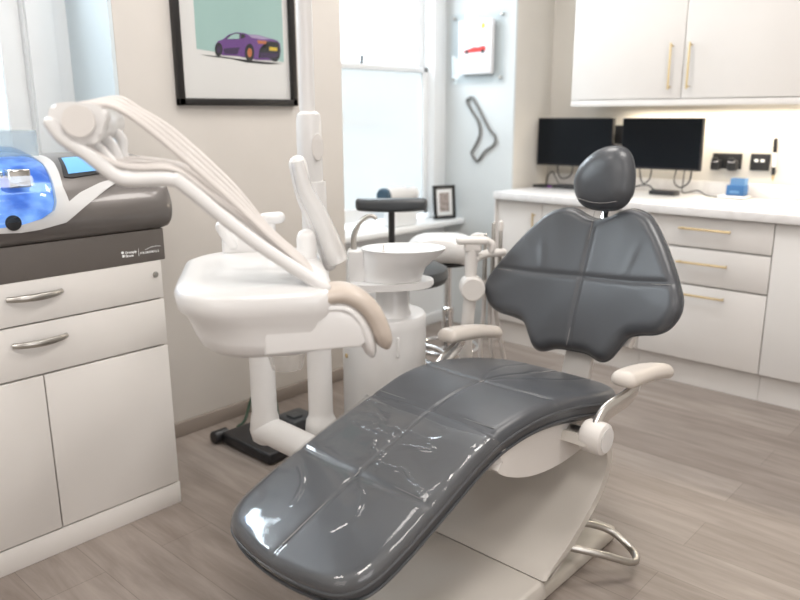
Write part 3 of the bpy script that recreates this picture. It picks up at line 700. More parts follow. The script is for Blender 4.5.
cB = (2.62, 2.095)
t = thing('saddle_stool', (cB[0], cB[1], 0), 'white saddle stool on a chrome column near the window sill', 'stool')
c0 = Vector((cB[0] - .02, cB[1] + .02, .715))
ol = [(-.17, .02), (-.155, .09), (-.09, .125), (0, .12), (.09, .125), (.155, .09), (.17, .0), (.14, -.08), (.07, -.115), (0, -.12), (-.07, -.115), (-.14, -.08)]
fd = Vector((.716, .655, 0)).normalized(); rd = Vector((.67, -.74, 0)).normalized()
bmx, rim, _, _ = pillow(ol, lambda u, v, w: c0 + rd * u + fd * v + Vector((0, 0, w + 1.1 * v * v - .9 * u * u)), .04, .055, crown=.02, hb=.05, grid=.02)
link('seat', bmx, 'white', t)
b = new(); lathe(b, [(0, 0), (.09, 0), (.10, .015), (.05, .03), (0, .03)], (cB[0], cB[1], .655), 24); link('seat_plate', b, 'black', t)
b = new(); lathe(b, [(0, .12), (.026, .12), (.026, .42), (.028, .42), (.028, .45), (.016, .455), (.016, .66), (0, .66)], (cB[0], cB[1], 0), 20); link('gas_column', b, 'chrome', t)
b = new(); tube(b, catmull([c0 + rd * .13 + fd * .10 + Vector((0, 0, .0)), c0 + rd * .15 + fd * .08 + Vector((0, 0, .05)), c0 + rd * .19 + fd * .05 + Vector((0, 0, .055)), c0 + rd * .23 + fd * .02 + Vector((0, 0, .01))], 6), .016, 10, round_=True); link('side_grip', b, 'plastic', t)
b = new(); ringp = [(cB[0] + .14 * math.cos(a), cB[1] + .14 * math.sin(a), .26) for a in [2 * math.pi * k / 40 for k in range(40)]]; tube(b, ringp, .009, 10, closed=True)
tube(b, [(cB[0] - .14, cB[1], .26), (cB[0] + .14, cB[1], .26)], .008, 8); link('foot_ring', b, 'chrome', t)
star_base(t, cB, .20, 'chrome')

# ------------------------------------------------------------------ dental chair
YC = 1.21
sprof = catmull([(.80, 0, .325), (.85, 0, .345), (.95, 0, .382), (1.167, 0, .458), (1.35, 0, .517), (1.5, 0, .551), (1.62, 0, .562), (1.75, 0, .553), (1.9, 0, .524), (2.02, 0, .497), (2.15, 0, .472), (2.25, 0, .455)], 10)
SL = [0]
for a, b_ in zip(sprof, sprof[1:]): SL.append(SL[-1] + (b_ - a).length)
def at_s(s):
    s = max(0, min(SL[-1] - 1e-6, s)); j = 0
    while SL[j + 1] < s: j += 1
    t = (s - SL[j]) / (SL[j + 1] - SL[j]); p = sprof[j].lerp(sprof[j + 1], t)
    q = sprof[min(len(sprof) - 1, j + 4)] - sprof[max(0, j - 3)]; q.normalize(); return p, Vector((-q.z, 0, q.x))
def s_of_x(x):
    for i in range(len(sprof) - 1):
        if sprof[i].x <= x <= sprof[i + 1].x: return SL[i] + (SL[i + 1] - SL[i]) * (x - sprof[i].x) / (sprof[i + 1].x - sprof[i].x)
    return SL[-1] if x > 1 else 0
HT = .030
def seatfn(s, y, w):
    p, n = at_s(s); q = p + n * (w - HT); return Vector((q.x, YC + y, q.z))
def sx(x): return s_of_x(x)
hw = [(.888, .10), (.908, .185), (.958, .230), (1.05, .242), (1.2, .238), (1.35, .230), (1.45, .228), (1.56, .238), (1.70, .25), (1.85, .262), (1.97, .262), (2.07, .235), (2.12, .17), (2.13, .08)]
ol = [(sx(.882), 0)] + [(sx(x), w) for x, w in hw] + [(sx(2.135), 0)] + [(sx(x), -w) for x, w in hw[::-1]]
ch = thing('dental_chair', (1.75, YC, 0), 'charcoal leather dental chair with winged backrest on a beige base', 'dental chair')
seams = [([(sx(.87), 0), (sx(1.02), 0), (sx(1.3), 0), (sx(2.13), 0)], .0028, .005),
         ([(sx(1.172), -.25), (sx(1.165), -.1), (sx(1.165), .1), (sx(1.172), .25)], .005, .009),
         ([(sx(1.435), -.25), (sx(1.445), -.1), (sx(1.445), .1), (sx(1.435), .25)], .0045, .009),
         ([(sx(1.70), -.27), (sx(1.675), -.1), (sx(1.675), .1), (sx(1.70), .27)], .003, .007),
         ([(sx(1.68), 0), (sx(1.80), .06), (sx(1.95), .10), (sx(2.10), .11)], .002, .006), ([(sx(1.68), 0), (sx(1.80), -.06), (sx(1.95), -.10), (sx(2.10), -.11)], .002, .006)]
import mathutils.noise as mn
bmx, rim, top, edg = pillow(ol, seatfn, .030, HT, crown=.004, hb=.052, seams=seams, grid=.010, wr=lambda p, d: .0014 * mn.noise(Vector((p.x * 9, p.y * 9, 0))))
seat = link('seat_cushion', bmx, 'leather', ch, sharp=70)
b = new(); tube(b, [seatfn(0, 0, 0)] and [r + Vector((0, 0, 0)) for r in rim], .0042, 8, closed=True); link('piping', b, 'piping', seat)
b = new(); r2 = [seatfn(s_, y_ * .985, -.030) for s_, y_ in [(p.x, p.y) for p in catmull([(a, c, 0) for a, c in ol], 6, True)]]; tube(b, r2, .0042, 8, closed=True); link('piping', b, 'piping', seat)
def seamline(pl, m, dz=.001, rad=.0012, par=seat, fn=seatfn, topf=top, n=40):
    P = [Vector((a, c, 0)) for a, c in pl]; P = catmull(P, max(2, n // len(pl))); b = new()
    tube(b, [fn(p.x, p.y, topf(Vector((p.x, p.y)), .05) + dz) for p in P], rad, 6); return link('seam_stitching', b, m, par)
seamline([(sx(.93) + i * (sx(2.1) - sx(.93)) / 30, .0045) for i in range(31)], 'stitch', rad=.0014); 
for xs_ in ((1.165), (1.445), (1.675)):
    seamline([(sx(xs_) + .012 + .012*0, -.20 + i * .04) for i in range(11)], 'stitchd', dz=.0006, rad=.0008)
# clear cover over the leg section
cv = [(sx(.876), 0)] + [(sx(x), w + .002) for x, w in hw if x < 1.4] + [(sx(1.415), .235), (sx(1.435), .225), (sx(1.428), .1), (sx(1.43), 0), (sx(1.425), -.1), (sx(1.435), -.225), (sx(1.415), -.235)] + [(sx(x), -w - .002) for x, w in hw[::-1] if x < 1.4]
WR = [[(1.339, .195), (1.35, .142), (1.345, .092), (1.317, .11), (1.316, .161), (1.302, .127), (1.299, .06), (1.308, -.007)], [(1.328, .05), (1.332, -.015), (1.33, -.089), (1.311, -.119), (1.296, -.076), (1.283, -.03)], [(1.263, .088), (1.277, .047), (1.249, .027), (1.244, -.022), (1.217, -.021), (1.215, -.064), (1.225, -.104), (1.208, -.132), (1.2, -.174), (1.184, -.19)], [(1.40, .20), (1.395, .1), (1.40, 0), (1.392, -.1)], [(1.12, .16), (1.08, .10), (1.02, .07)], [(1.13, -.06), (1.06, -.10), (1.0, -.08)]]
WR = [[(q.x, q.y) for q in catmull([(sx(a), c, 0) for a, c in l], 3)] for l in WR]
def wrk(p, d):
    a = p.x * 7 + mn.noise(Vector((p.x * 6, p.y * 5, 3))) * 2.2; s_ = math.exp(-((p.x - sx(1.28)) / .13) ** 2)
    return .0030 * max(0, 1 - abs(math.sin(a * 2.4 + p.y * 9)) * 3.5) * s_ + .0015 * mn.noise(Vector((p.x * 14, p.y * 14, 5))) + .0010
bmx, _, _, _ = pillow(cv, seatfn, .031, HT + .0035, crown=.004, hb=.034, seams=[(q[0], q[1] * .5, q[2] * 1.3) for q in seams[:2]] + [(l, -.0042, .0042) for l in WR], grid=.010, wr=wrk, bottom=False)
link('plastic_cover', bmx, 'cover', ch, sharp=70, recalc=False)

# backrest (fitted)
a_ = math.radians(22.6); yaw = math.radians(-4.0); roll = math.radians(-4.0)
Rz = Matrix.Rotation(yaw, 3, 'Z'); upv = Vector((math.sin(a_), 0, math.cos(a_))); nn_ = Vector((-math.cos(a_), 0, math.sin(a_))); sv = Vector((0, 1, 0))
s2 = Rz @ (sv * math.cos(roll) + upv * math.sin(roll)); u2 = Rz @ (upv * math.cos(roll) - sv * math.sin(roll)); n2 = Rz @ nn_
BO = Vector((2.209, YC + .010, .530))
def backfn(u, v, w): return BO + s2 * u + u2 * v + n2 * (.33 * u * u + w - .008) 
half = [(0, -.002), (.06, -.004), (.115, -.022), (.150, -.010), (.178, .030), (.205, .070), (.25, .084), (.305, .092), (.348, .115), (.375, .160), (.374, .205), (.352, .255), (.315, .322), (.268, .395), (.215, .463), (.175, .493), (.128, .506), (.088, .500), (.045, .480)]
ol = [(u * (1 + .03 * min(1, u / .3)), v) for u, v in half] + [(0, .468)] + [(-u * (1 - .008 * min(1, u / .3)), v) for u, v in half[:0:-1]]
bs = [([(0, 0), (.004, .1), (0, .25), (0, .49)], .005, .008), ([(-.38, .285), (-.345, .254), (-.2, .249), (0, .253), (.2, .249), (.345, .254), (.38, .285)], .005, .009)]
def bwr(p, d): # soft pull creases
    x, y = abs(p.x), p.y; v = .0012 * mn.noise(Vector((p.x * 8, p.y * 8, 2)))
    if y > .27: v += .0022 * math.exp(-((x - .16 - .25 * (y - .27)) / .012) ** 2) * math.exp(-((y - .32) / .05) ** 2)
    return v
bmx, rim, btop, _ = pillow(ol, backfn, .032, .034, crown=.008, hb=.028, seams=bs, grid=.011, wr=bwr)
br = link('backrest', bmx, 'leather', ch, sharp=70)
b = new(); tube(b, rim, .004, 8, closed=True); link('piping', b, 'piping', br)
for pl in ([(.006, .01 + .048 * i) for i in range(11)], ):
    P = [Vector((a, c, 0)) for a, c in pl]; P = catmull(P, 5); b = new(); tube(b, [backfn(p.x, p.y, btop(Vector((p.x, p.y)), .05) + .0006) for p in P], .0009, 6); link('seam_stitching', b, 'stitchd', br)
P = catmull([Vector((-.335 + .0335 * i, .243 + .003*abs(i-10)/10, 0)) for i in range(21)], 3); b = new(); tube(b, [backfn(p.x, p.y, btop(Vector((p.x, p.y)), .05) + .0006) for p in P], .0009, 6); link('seam_stitching', b, 'stitchd', br)
b = new(); bx(b, -.055, .055, -.09, .40, -.012, .012, .008, rot=Matrix((s2, u2, n2)).transposed(), at=BO - n2 * .065); link('back_support', b, 'plastic', ch)
b = new(); prism(b, [(-.20, .04), (.20, .04), (.24, .2), (.17, .42), (-.17, .42), (-.24, .2)], lambda u, v, w: backfn(u, v, -.02 - w), 0, .03, .006); link('back_shell', b, 'plastic', ch)
# neck bar and headrest
b = new(); bx(b, -.016, .016, .40, .60, -.006, .006, .004, rot=Matrix((s2, u2, n2)).transposed(), at=BO - n2 * .035); link('neck_bar', b, 'chrome', ch)
a2 = math.radians(10); HO = Vector((2.378, YC + .002, 1.102)); hs = (Rz @ Vector((0, 1, 0)))
hu = Vector((math.sin(a2), 0, math.cos(a2))); hn = Vector((-math.cos(a2), 0, math.sin(a2))); hn = Rz @ hn; hu = Rz @ hu
def headfn(u, v, w): return HO + hs * (u) + hu * v + hn * (w - .9 * (u * u)*.0 )
hh = [(.0, -.098), (.05, -.094), (.088, -.070), (.112, -.030), (.117, .012), (.098, .058), (.062, .092), (.022, .105)]
hol = [(0, -.106), (.048, -.103), (.088, -.088), (.115, -.052), (.124, -.008), (.112, .034), (.084, .070), (.048, .096), (.006, .110), (-.036, .110), (-.070, .092), (-.092, .055), (-.104, .005), (-.104, -.045), (-.080, -.085), (-.042, -.102)]
bmx, rim, htop, _ = pillow(hol, headfn, .05, .038, crown=.018, hb=.025, seams=[([(-.075, -.078), (-.03, -.087), (.03, -.088), (.08, -.075)], .002, .004)], grid=.010)
hr = link('headrest', bmx, 'leather', ch, sharp=70)
b = new(); tube(b, rim, .0035, 8, closed=True); link('piping', b, 'piping', hr)
P = catmull([Vector((-.075 + .0155 * i, -.074 - .011 * math.sin(math.pi * i / 10), 0)) for i in range(11)], 3); b = new(); tube(b, [headfn(p.x, p.y, htop(Vector((p.x, p.y)), .03) + .0002) for p in P], .0010, 6); link('seam_stitching', b, 'stitch', hr)
b = new(); lathe(b, [(0, -.02), (.03, -.02), (.03, .02), (0, .02)], HO - hn * .045 - hu * .04, 16, axis=hs); link('headrest_joint', b, 'steel', ch)

# under-seat shell
sh = [(1.44, .470), (1.50, .508), (1.60, .522), (1.75, .512), (1.95, .470), (2.06, .440), (2.08, .42), (2.02, .375), (1.90, .350), (1.74, .345), (1.60, .365), (1.49, .405), (1.44, .44)]
b = new(); prism(b, [(p.x, p.y) for p in catmull([(a, c, 0) for a, c in sh], 4, True)], lambda a, c, t: (a, YC + t, c), -.225, .225, .03); link('seat_shell', b, 'plastic', ch)
# lift arm cover : curved shield, ruled along Y
fr = catmull([(1.76, 0, .45), (1.84, 0, .42), (1.89, 0, .385), (1.907, 0, .340), (1.892, 0, .287), (1.85, 0, .232), (1.782, 0, .185), (1.69, 0, .134), (1.585, 0, .092)], 6)
def shield(profile, thick, y0, y1, name, m, bev=.012):
    poly = [(p.x, p.z) for p in profile]
    b = new(); prism(b, poly, lambda a, c, t: (a, t, c), y0, y1, bev); return link(name, b, m, ch, sharp=50)
fu = []
for i, p in enumerate(fr):
    q0, q1 = fr[max(0, i - 1)], fr[min(len(fr) - 1, i + 1)]; d = (q1 - q0).normalized(); fu.append(p - Vector((-d.z, 0, d.x)) * (.030 - .004 * i / len(fr)))
shield(fr + [Vector((1.565, 0, .086)), Vector((1.556, 0, .098))] + fu[::-1], 0, .90, 1.52, 'lift_arm_cover', 'bodyp', .013)
shield([Vector(q) for q in ((1.22, 0, .03), (1.23, 0, .055), (1.28, 0, .075), (1.42, 0, .092), (1.54, 0, .100), (1.568, 0, .090), (1.578, 0, .06), (1.58, 0, .03))], 0, .905, 1.52, 'pump_cover', 'bodyp', .012)
# base plate
b = new(); bx(b, 1.50, 2.03, .925, 1.01, .0, .048, .014, 3); bx(b, 1.55, 2.04, 1.38, 1.455, .0, .045, .014, 3); bx(b, 1.24, 1.60, .93, 1.49, 0, .028, .008); bx(b, 1.60, 1.98, 1.02, 1.39, 0, .02, .004); link('base_frame', b, 'beige', ch)
b = new(); bx(b, 1.78, 1.92, 1.12, 1.30, .02, .20, .02); bx(b, 1.86, 2.0, 1.08, 1.34, .15, .26, .02); bx(b, 1.92, 2.06, 1.08, 1.34, .2, .36, .02); link('lift_column', b, 'gap', ch)
b = new(); fo = catmull([(1.80, 1.0, .12), (1.87, .955, .115), (1.93, .90, .085), (1.93, .835, .055), (1.90, .80, .05), (1.86, .80, .055), (1.79, .855, .09), (1.72, .94, .115), (1.70, 1.0, .12)], 8); tube(b, fo, .011, 12); link('stirrup_bar', b, 'steel', ch)

# armrests
def armrest(side):
    yb = YC - side * .335
    ay = YC - side * .325
    ol = [(-.19, 0), (-.185, .03), (-.15, .042), (0, .040), (.12, .034), (.175, .026), (.20, .0), (.175, -.026), (.12, -.034), (0, -.040), (-.15, -.042), (-.185, -.03)]
    c = Vector((2.065, ay, .562)); d = Vector((.98, 0, -.17)).normalized(); n = Vector((.17, 0, .98)).normalized()
    bmx, _, _, _ = pillow(ol, lambda u, v, w: c + d * (u * .87) + Vector((0, 1, 0)) * v + n * (w - .30 * u * u), .022, .020, crown=.006, hb=.020, grid=.012)
    p = link('armrest', bmx, 'armp', ch, sharp=70)
    b = new(); hubc = Vector((1.80, YC - side * .305, .437)); pts = catmull([hubc + Vector((.0, 0, .01)), hubc + Vector((.055, 0, .055)), Vector((1.955, ay, .52)), Vector((2.0, ay, .552))], 6)
    tube(b, pts, [.034, .027], 16, flat=.45, up=(0, 1, 0)); bar = link('armrest_bar', b, 'satin', p)
    b = new(); pts2 = [q + Vector((.006, side * .006*0, 0.012)) for q in pts[2:]]; tube(b, [q + Vector((.020, 0, .004)) for q in pts], [.014, .012], 10); link('bar_cover', b, 'plastic', p)
    b = new(); lathe(b, [(0, -.036), (.038, -.036), (.045, -.031), (.047, -.02), (.047, .022), (.043, .030), (0, .030)], hubc, 36, axis=(0, side * 1., 0)); hb_ = link('pivot_hub', b, 'plastic', p)
    b = new(); lathe(b, [(.034, -.0355), (.036, -.039), (0, -.041)], hubc, 30, axis=(0, side * 1., 0)); link('hub_cap', b, 'white', hb_)
    b = new(); tube(b, [hubc + Vector((0, side * .02, -.0)), hubc + Vector((-.0, side * .10, -.005))], .02, 12); link('pivot_shaft', b, 'steel', p)
for side in (1, -1): armrest(side)

# ------------------------------------------------------------------ light post + low arm + delivery unit
PX, PY = 1.535, 1.765
t = thing('light_post', (PX, PY, 0), 'tall white equipment post with a thicker sleeve and oval button', 'post')
b = new(); lathe(b, [(0, .02), (.062, .02), (.064, .03), (.060, .05), (.054, .26), (.054, .30), (.050, .33), (.042, .345), (.0405, .36), (.0395, 1.04), (.0375, 1.12), (0, 1.12)], (PX, PY, 0), 36); link('column', b, 'white', t)
b = new(); lathe(b, [(0, 1.095), (.034, 1.095), (.0385, 1.11), (.0385, 1.30), (.035, 1.322), (.026, 1.33), (0, 1.33)], (PX - .006, PY + .007, 0), 36); s_ = link('sleeve', b, 'white', t)
cdir = (Vector((0, 0, 0)) - Vector((PX, PY, 0))).normalized(); sd = Vector((-cdir.y, cdir.x, 0))
b = new(); prism(b, [(.018 * math.cos(a), .041 * math.sin(a)) for a in [2 * math.pi * k / 24 for k in range(24)]], lambda u, v, w: Vector((PX, PY, 1.225)) + cdir * (.034 + w) + sd * (u + .016) + Vector((0, 0, v)), 0, .007, .002); link('button', b, 'plastic', s_)
b = new(); lathe(b, [(0, 1.325), (.024, 1.325), (.024, 2.2), (0, 2.2)], (PX - .008, PY + .009, 0), 30); link('upper_tube', b, 'white', t)
b = new(); tube(b, catmull([(PX, PY, 2.19), (PX - .05, PY - .02, 2.24), (PX - .3, PY - .15, 2.25), (PX - .6, PY - .3, 2.24)], 6), .022, 12, round_=True); link('light_arm', b, 'white', t)

du = thing('delivery_unit', (1.405, 1.90, 0), 'white dental delivery tray with whip arms on a low jointed arm', 'dental unit')
AX, AY = 1.405, 1.90
b = new(); tube(b, catmull([(AX, AY, .30), (AX + .005, 1.65, .29), (AX + .01, 1.46, .285), (AX + .03, 1.37, .32), (AX + .05, 1.34, .43)], 6), .052, 24, round_=True, flat=.85); link('low_arm', b, 'white', du)
b = new(); lathe(b, [(0, .246), (.028, .250), (.044, .264), (.052, .30), (.046, .345), (.042, .36), (.041, .80), (0, .80)], (AX, AY, 0), 32); link('column', b, 'white', du)
b = new(); tube(b, catmull([(AX, AY, .80), (1.30, 1.80, .84), (1.15, 1.62, .86), (1.02, 1.40, .875)], 6), .04, 20, round_=True); link('support_arm', b, 'white', du)
# tray head: local frame L (right), W (away)
L = Vector((.80, -.60, 0)).normalized(); W_ = Vector((.60, .80, 0)).normalized(); TZ = 1.0
F0 = Vector((.735, 1.12, TZ))   # front-left reference on top rim
def tray(u, v, z): return F0 + L * u + W_ * v + Vector((0, 0, z))
def rr(u0, u1, v0, v1, r0_, r1_, n=8):
    """rounded plan: left radius r0_, right radius r1_"""
    o = []
    for cx, cy, r, a0 in ((u1 - r1_, v0 + r1_, r1_, -90), (u1 - r1_, v1 - r1_, r1_, 0), (u0 + r0_, v1 - r0_, r0_, 90), (u0 + r0_, v0 + r0_, r0_, 180)):
        for k in range(n + 1):
            a = math.radians(a0 + 90 * k / n); o.append((cx + r * math.cos(a), cy + r * math.sin(a)))
    return o
secs = [(-.128, .00, .11, .10, .26), (-.120, -.025, .175, .05, .32), (-.104, -.042, .205, .015, .37), (-.085, -.052, .212, .008, .39), (-.05, -.066, .213, .004, .40), (-.036, -.080, .216, -.006, .455), (-.008, -.085, .218, -.010, .465), (.004, -.080, .214, -.003, .458), (.010, -.066, .205, .012, .445), (.013, -.03, .185, .04, .40)]
secs = [(z * 1.1 if z < 0 else z, *q) for z, *q in secs]
b = new(); rings = []
for z, u0_, u1_, v0_, v1_ in secs: rings.append([b.verts.new(tray(p[0], p[1], z)) for p in rr(u0_, u1_, v0_, v1_, min(.125, (u1_ - u0_) * .48), .045)])
for A, B in zip(rings, rings[1:]):
    for k in range(len(A)): b.faces.new((A[k], A[(k + 1) % len(A)], B[(k + 1) % len(A)], B[k]))
b.faces.new(rings[0][::-1]); b.faces.new(rings[-1]); link('tray_head', b, 'white', du, sharp=60)

def T3(l, v): return [tray(u, v, z) for u, z in l]
# glass cup hanging under the tray, front panel and curved grip
b = new(); lathe(b, [(.03, -.045), (.032, -.045), (.042, 0), (.040, 0)], tray(.125, .16, -.148), 24); link('drip_cup', b, 'bag', du)
b = new(); prism(b, [(.08, -.034), (.220, -.034), (.246, -.046), (.264, -.068), (.272, -.100), (.262, -.110), (.08, -.116)], lambda u, z, t: tray(u, t, z), .006, .11, .006); fp = link('front_panel', b, 'white', du, sharp=60)
b = new(); tube(b, catmull(T3([(.13, -.034), (.205, -.032), (.236, -.036), (.258, -.056), (.272, -.084), (.277, -.100)], .05), 6), .046, 24, round_=True, flat=.36, up=(0, 0, 1)); link('panel_rim', b, 'white', fp)
b = new(); gp = catmull(T3([(.200, -.012), (.232, -.010), (.262, -.024), (.288, -.052), (.303, -.086)], .044), 6); tube(b, gp, .044, 24, round_=True, flat=.46, up=(0, 0, 1)); link('grip', b, 'taupe', du)
# whip arms and hoses
RA = [(.198, .005), (.066, .103), (-.042, .200), (-.062, .211), (-.09, .213), (-.135, .213), (-.160, .223), (-.198, .257), (-.233, .284), (-.250, .310)]
for k, v in enumerate((.02, .06, .10, .145)):
    pts = [(u + (.012 * k if i > 6 else 0), z + (.008 * k if i > 5 else 0)) for i, (u, z) in enumerate(RA)]
    b = new(); tube(b, catmull(T3(pts, v * (1 if k else 1)), 8), .0098 if k == 0 else .0078, 12, round_=True, flat=1.25); w = link('whip_arm', b, 'white', du)
for k, v in enumerate((.03, .06, .095, .13)):
    pts = [(-.245, .305), (-.225, .333), (-.172 + .004 * k, .338 + .004 * k), (-.140 + .006 * k, .330), (-.085 + .008 * k, .288), (.018 + .006 * k, .190), (.10, .105), (.165, .04), (.19, .0)]
    b = new(); tube(b, catmull(T3(pts, v), 8), .0056, 10); link('hose', b, 'tube', du)
for k, v in enumerate((.04, .09, .14)):
    pts = [(-.235, .305 - .01 * k), (-.205, .272), (-.168, .243), (-.125, .232 + .004 * k), (-.06, .228), (-.01, .190 + .005 * k), (.08, .115), (.165, .035), (.19, .0)]
    b = new(); tube(b, catmull(T3(pts, v), 8), .0065, 10); link('hose', b, 'tube', du)
# whip head: side plate, pivot disc and fork
b = new(); prism(b, [(p.x, p.y) for p in catmull([(-.270, .338, 0), (-.255, .350, 0), (-.215, .352, 0), (-.180, .346, 0), (-.162, .330, 0), (-.172, .305, 0), (-.180, .282, 0), (-.200, .268, 0), (-.225, .275, 0), (-.255, .295, 0), (-.272, .315, 0)], 5, True)], lambda u, z, t: tray(-.201 + (u + .213) * .84, t, .311 + (z - .315) * .84), .015, .055, .007); hd = link('whip_head', b, 'white', du)
b = new(); lathe(b, [(0, 0), (.023, 0), (.026, .003), (.026, .012), (0, .012)], tray(-.203, .016, .312), 32, axis=-W_); link('pivot_disc', b, 'plastic', hd)
b = new(); lathe(b, [(.0, 0), (.027, 0), (.030, .006), (.030, .15), (.025, .158), (0, .158)], tray(-.192, .056, .308), 28, axis=W_); link('pivot_barrel', b, 'white', hd)
# pegs at the back of the tray
b = new(); bx(b, -.005, .09, .39, .45, .0, .055, .016, 3, rot=Matrix((L, W_, Vector((0, 0, 1)))).transposed(), at=F0); link('rear_block', b, 'white', du)
for (u, z0, z1, v, r) in ((.000, .03, .072, .40, .015),): 
    b = new(); tube(b, [tray(u + .02, v, z0), tray(u - .002, v, z1)], r, 16, round_=True); link('rear_peg', b, 'white', du)
b = new(); tube(b, [tray(.095, .40, .088), tray(.128, .40, .09)], .014, 16, round_=True); tube(b, [tray(.108, .40, .03), tray(.11, .40, .09)], .01, 12); link('rear_peg', b, 'white', du)
b = new(); tube(b, [tray(.183, .30, -.02), tray(.183, .30, .055)], .022, 22, round_=True); link('arm_knuckle', b, 'white', du)
b = new(); sl = catmull([tray(.172, .33, .215), tray(.183, .33, .15), tray(.205, .33, .085), tray(.232, .33, .01), tray(.235, .33, -.01)], 6); tube(b, sl, [.020 - .004 * abs(i / len(sl) - .0) for i in range(len(sl))], 18, round_=True); link('raised_arm', b, 'white', du)
b = new(); sl = catmull([tray(.170, .325, .222), tray(.185, .325, .16), tray(.218, .325, .09), tray(.252, .325, .0)], 6); tube(b, sl, [.026 + .024 * i / len(sl) for i in range(len(sl))], 22, round_=False, flat=.55, up=(.8, -.6, 0)); link('barrier_sleeve', b, 'sleeve', du)

# ------------------------------------------------------------------ cuspidor
CC = Vector((1.815, 1.645, 0)); r_ = Vector((.674, -.739, 0)); f_ = Vector((.739, .674, 0)); RM = Matrix((r_, f_, Vector((0, 0, 1)))).transposed()
t = thing('cuspidor', (1.85, 1.77, 0), 'white rinse basin with curved faucet above a round white cabinet', 'basin')
b = new(); lathe(b, [(0, .001), (.145, .001), (.148, .01), (.15, .60), (.15, .628), (.144, .638), (.13, .642), (0, .643)], (1.85, 1.77, 0), 56); cab_ = link('cabinet', b, 'white', t)
ha = (-f_ * .93 + r_ * .33).normalized(); tg = Vector((-ha.y, ha.x, 0)); hp = Vector((1.85, 1.77, 0)) + ha * .151
b = new(); tube(b, [hp + Vector((0, 0, .52)), hp + Vector((0, 0, .58))], .006, 10, round_=True); link('handle', b, 'white', cab_)
b = new(); hp2 = Vector((1.85, 1.77, 0)) + (-f_ * .5 - r_ * .86).normalized() * .150; lathe(b, [(0, 0), (.008, 0), (.008, .004), (0, .005)], hp2 + Vector((0, 0, .50)), 14, axis=(-f_ * .5 - r_ * .86)); link('keyhole', b, 'brass', cab_)
b = new(); lathe(b, [(0, .64), (.07, .64), (.06, .66), (.055, .76), (0, .76)], (1.84, 1.72, 0), 28); link('stalk', b, 'white', t)
b = new(); prism(b, [(p.x, p.y) for p in catmull([(-.175, -.05, 0), (-.17, .06, 0), (-.10, .09, 0), (.02, .09, 0), (.09, .06, 0), (.10, .0, 0), (.05, -.055, 0), (-.06, -.085, 0), (-.14, -.085, 0)], 5, True)], lambda a, c, z: CC + r_ * a + f_ * c + Vector((0, 0, z)), .757, .780, .006); link('shelf', b, 'white', t)
b = new(); rings = []
for z, a, c, ox in ((.781, .100, .07, -.040), (.80, .104, .075, -.038), (.825, .108, .08, -.032), (.845, .118, .088, -.020), (.862, .130, .095, -.008), (.880, .138, .098, 0), (.889, .142, .102, 0), (.890, .137, .097, 0), (.884, .127, .088, 0), (.866, .095, .065, 0), (.855, .04, .03, 0)):
    rings.append([b.verts.new(CC + r_ * (ox + a * math.cos(2 * math.pi * k / 44)) + f_ * (c * math.sin(2 * math.pi * k / 44)) + Vector((0, 0, z))) for k in range(44)])
for A, B in zip(rings, rings[1:]):
    for k in range(44): b.faces.new((A[k], A[(k + 1) % 44], B[(k + 1) % 44], B[k]))
b.faces.new(rings[0][::-1]); b.faces.new(rings[-1]); bo = link('bowl', b, 'white', t, sharp=60)
b = new(); lathe(b, [(0, 0), (.009, 0), (.009, .004), (0, .004)], CC + Vector((0, 0, .8555)), 16); link('drain', b, 'steel', bo)
b = new(); bx(b, -.185, -.128, -.03, .04, .775, .885, .008, 3, rot=RM, at=CC); link('faucet_block', b, 'white', t)
b = new(); tube(b, catmull([CC + r_ * -.165 + Vector((0, 0, .885)), CC + r_ * -.163 + Vector((0, 0, .93)), CC + r_ * -.145 + Vector((0, 0, .97)), CC + r_ * -.118 + Vector((0, 0, .993)), CC + r_ * -.098 + Vector((0, 0, .994)), CC + r_ * -.088 + Vector((0, 0, .985))], 6), [.010, .006], 14); link('faucet', b, 'steel', t)
b = new(); lathe(b, [(0, 0), (.008, 0), (.008, .02), (.004, .024), (.004, .04), (0, .042)], CC + r_ * -.065 + f_ * .0 + Vector((0, 0, .858)), 14); link('nozzle', b, 'plastic', t)

# ------------------------------------------------------------------ assistant instrument arm
AP = Vector((2.19, 1.635, 0))
t = thing('instrument_arm', (2.19, 1.635, 0), 'ivory assistant arm with knob and T shaped holder behind the left armrest', 'instrument arm')
b = new(); tube(b, [AP + r_ * -.005 + Vector((0, 0, .835)), AP + r_ * -.008 + Vector((0, 0, .70))], [.026, .020], 18); tube(b, catmull([AP + r_ * -.005 + Vector((0, 0, .69)), AP + r_ * -.02 + Vector((0, 0, .50)), AP + r_ * -.03 + Vector((0, 0, .32)), Vector((2.05, 1.72, .26)), Vector((1.985, 1.76, .25))], 8), .024, 16); link('stem', b, 'plastic', t)
b = new(); lathe(b, [(0, -.045), (.040, -.045), (.046, -.038), (.046, .03), (.04, .036), (0, .036)], AP + r_ * -.002 + Vector((0, 0, .690)), 32, axis=f_); kn = link('knob', b, 'plastic', t)
b = new(); rings = []
bx(b, -.065, .055, -.03, .03, .855, .880, .010, 3, rot=RM, at=AP); bx(b, -.035, .03, -.025, .025, .825, .862, .010, 3, rot=RM, at=AP); link('holder_head', b, 'plastic', t)
b = new(); tube(b, catmull([AP + r_ * .01 + Vector((0, 0, .80)), AP + r_ * .05 + f_ * .07 + Vector((0, 0, .802)), AP + r_ * .122 + f_ * .10 + Vector((0, 0, .805))], 5), .016, 14, round_=True); tube(b, catmull([AP + r_ * .045 + Vector((0, 0, .868)), AP + r_ * .068 + Vector((0, 0, .855)), AP + r_ * .068 + Vector((0, 0, .83))], 5), .013, 12, round_=True); link('holder_arm', b, 'plastic', t)
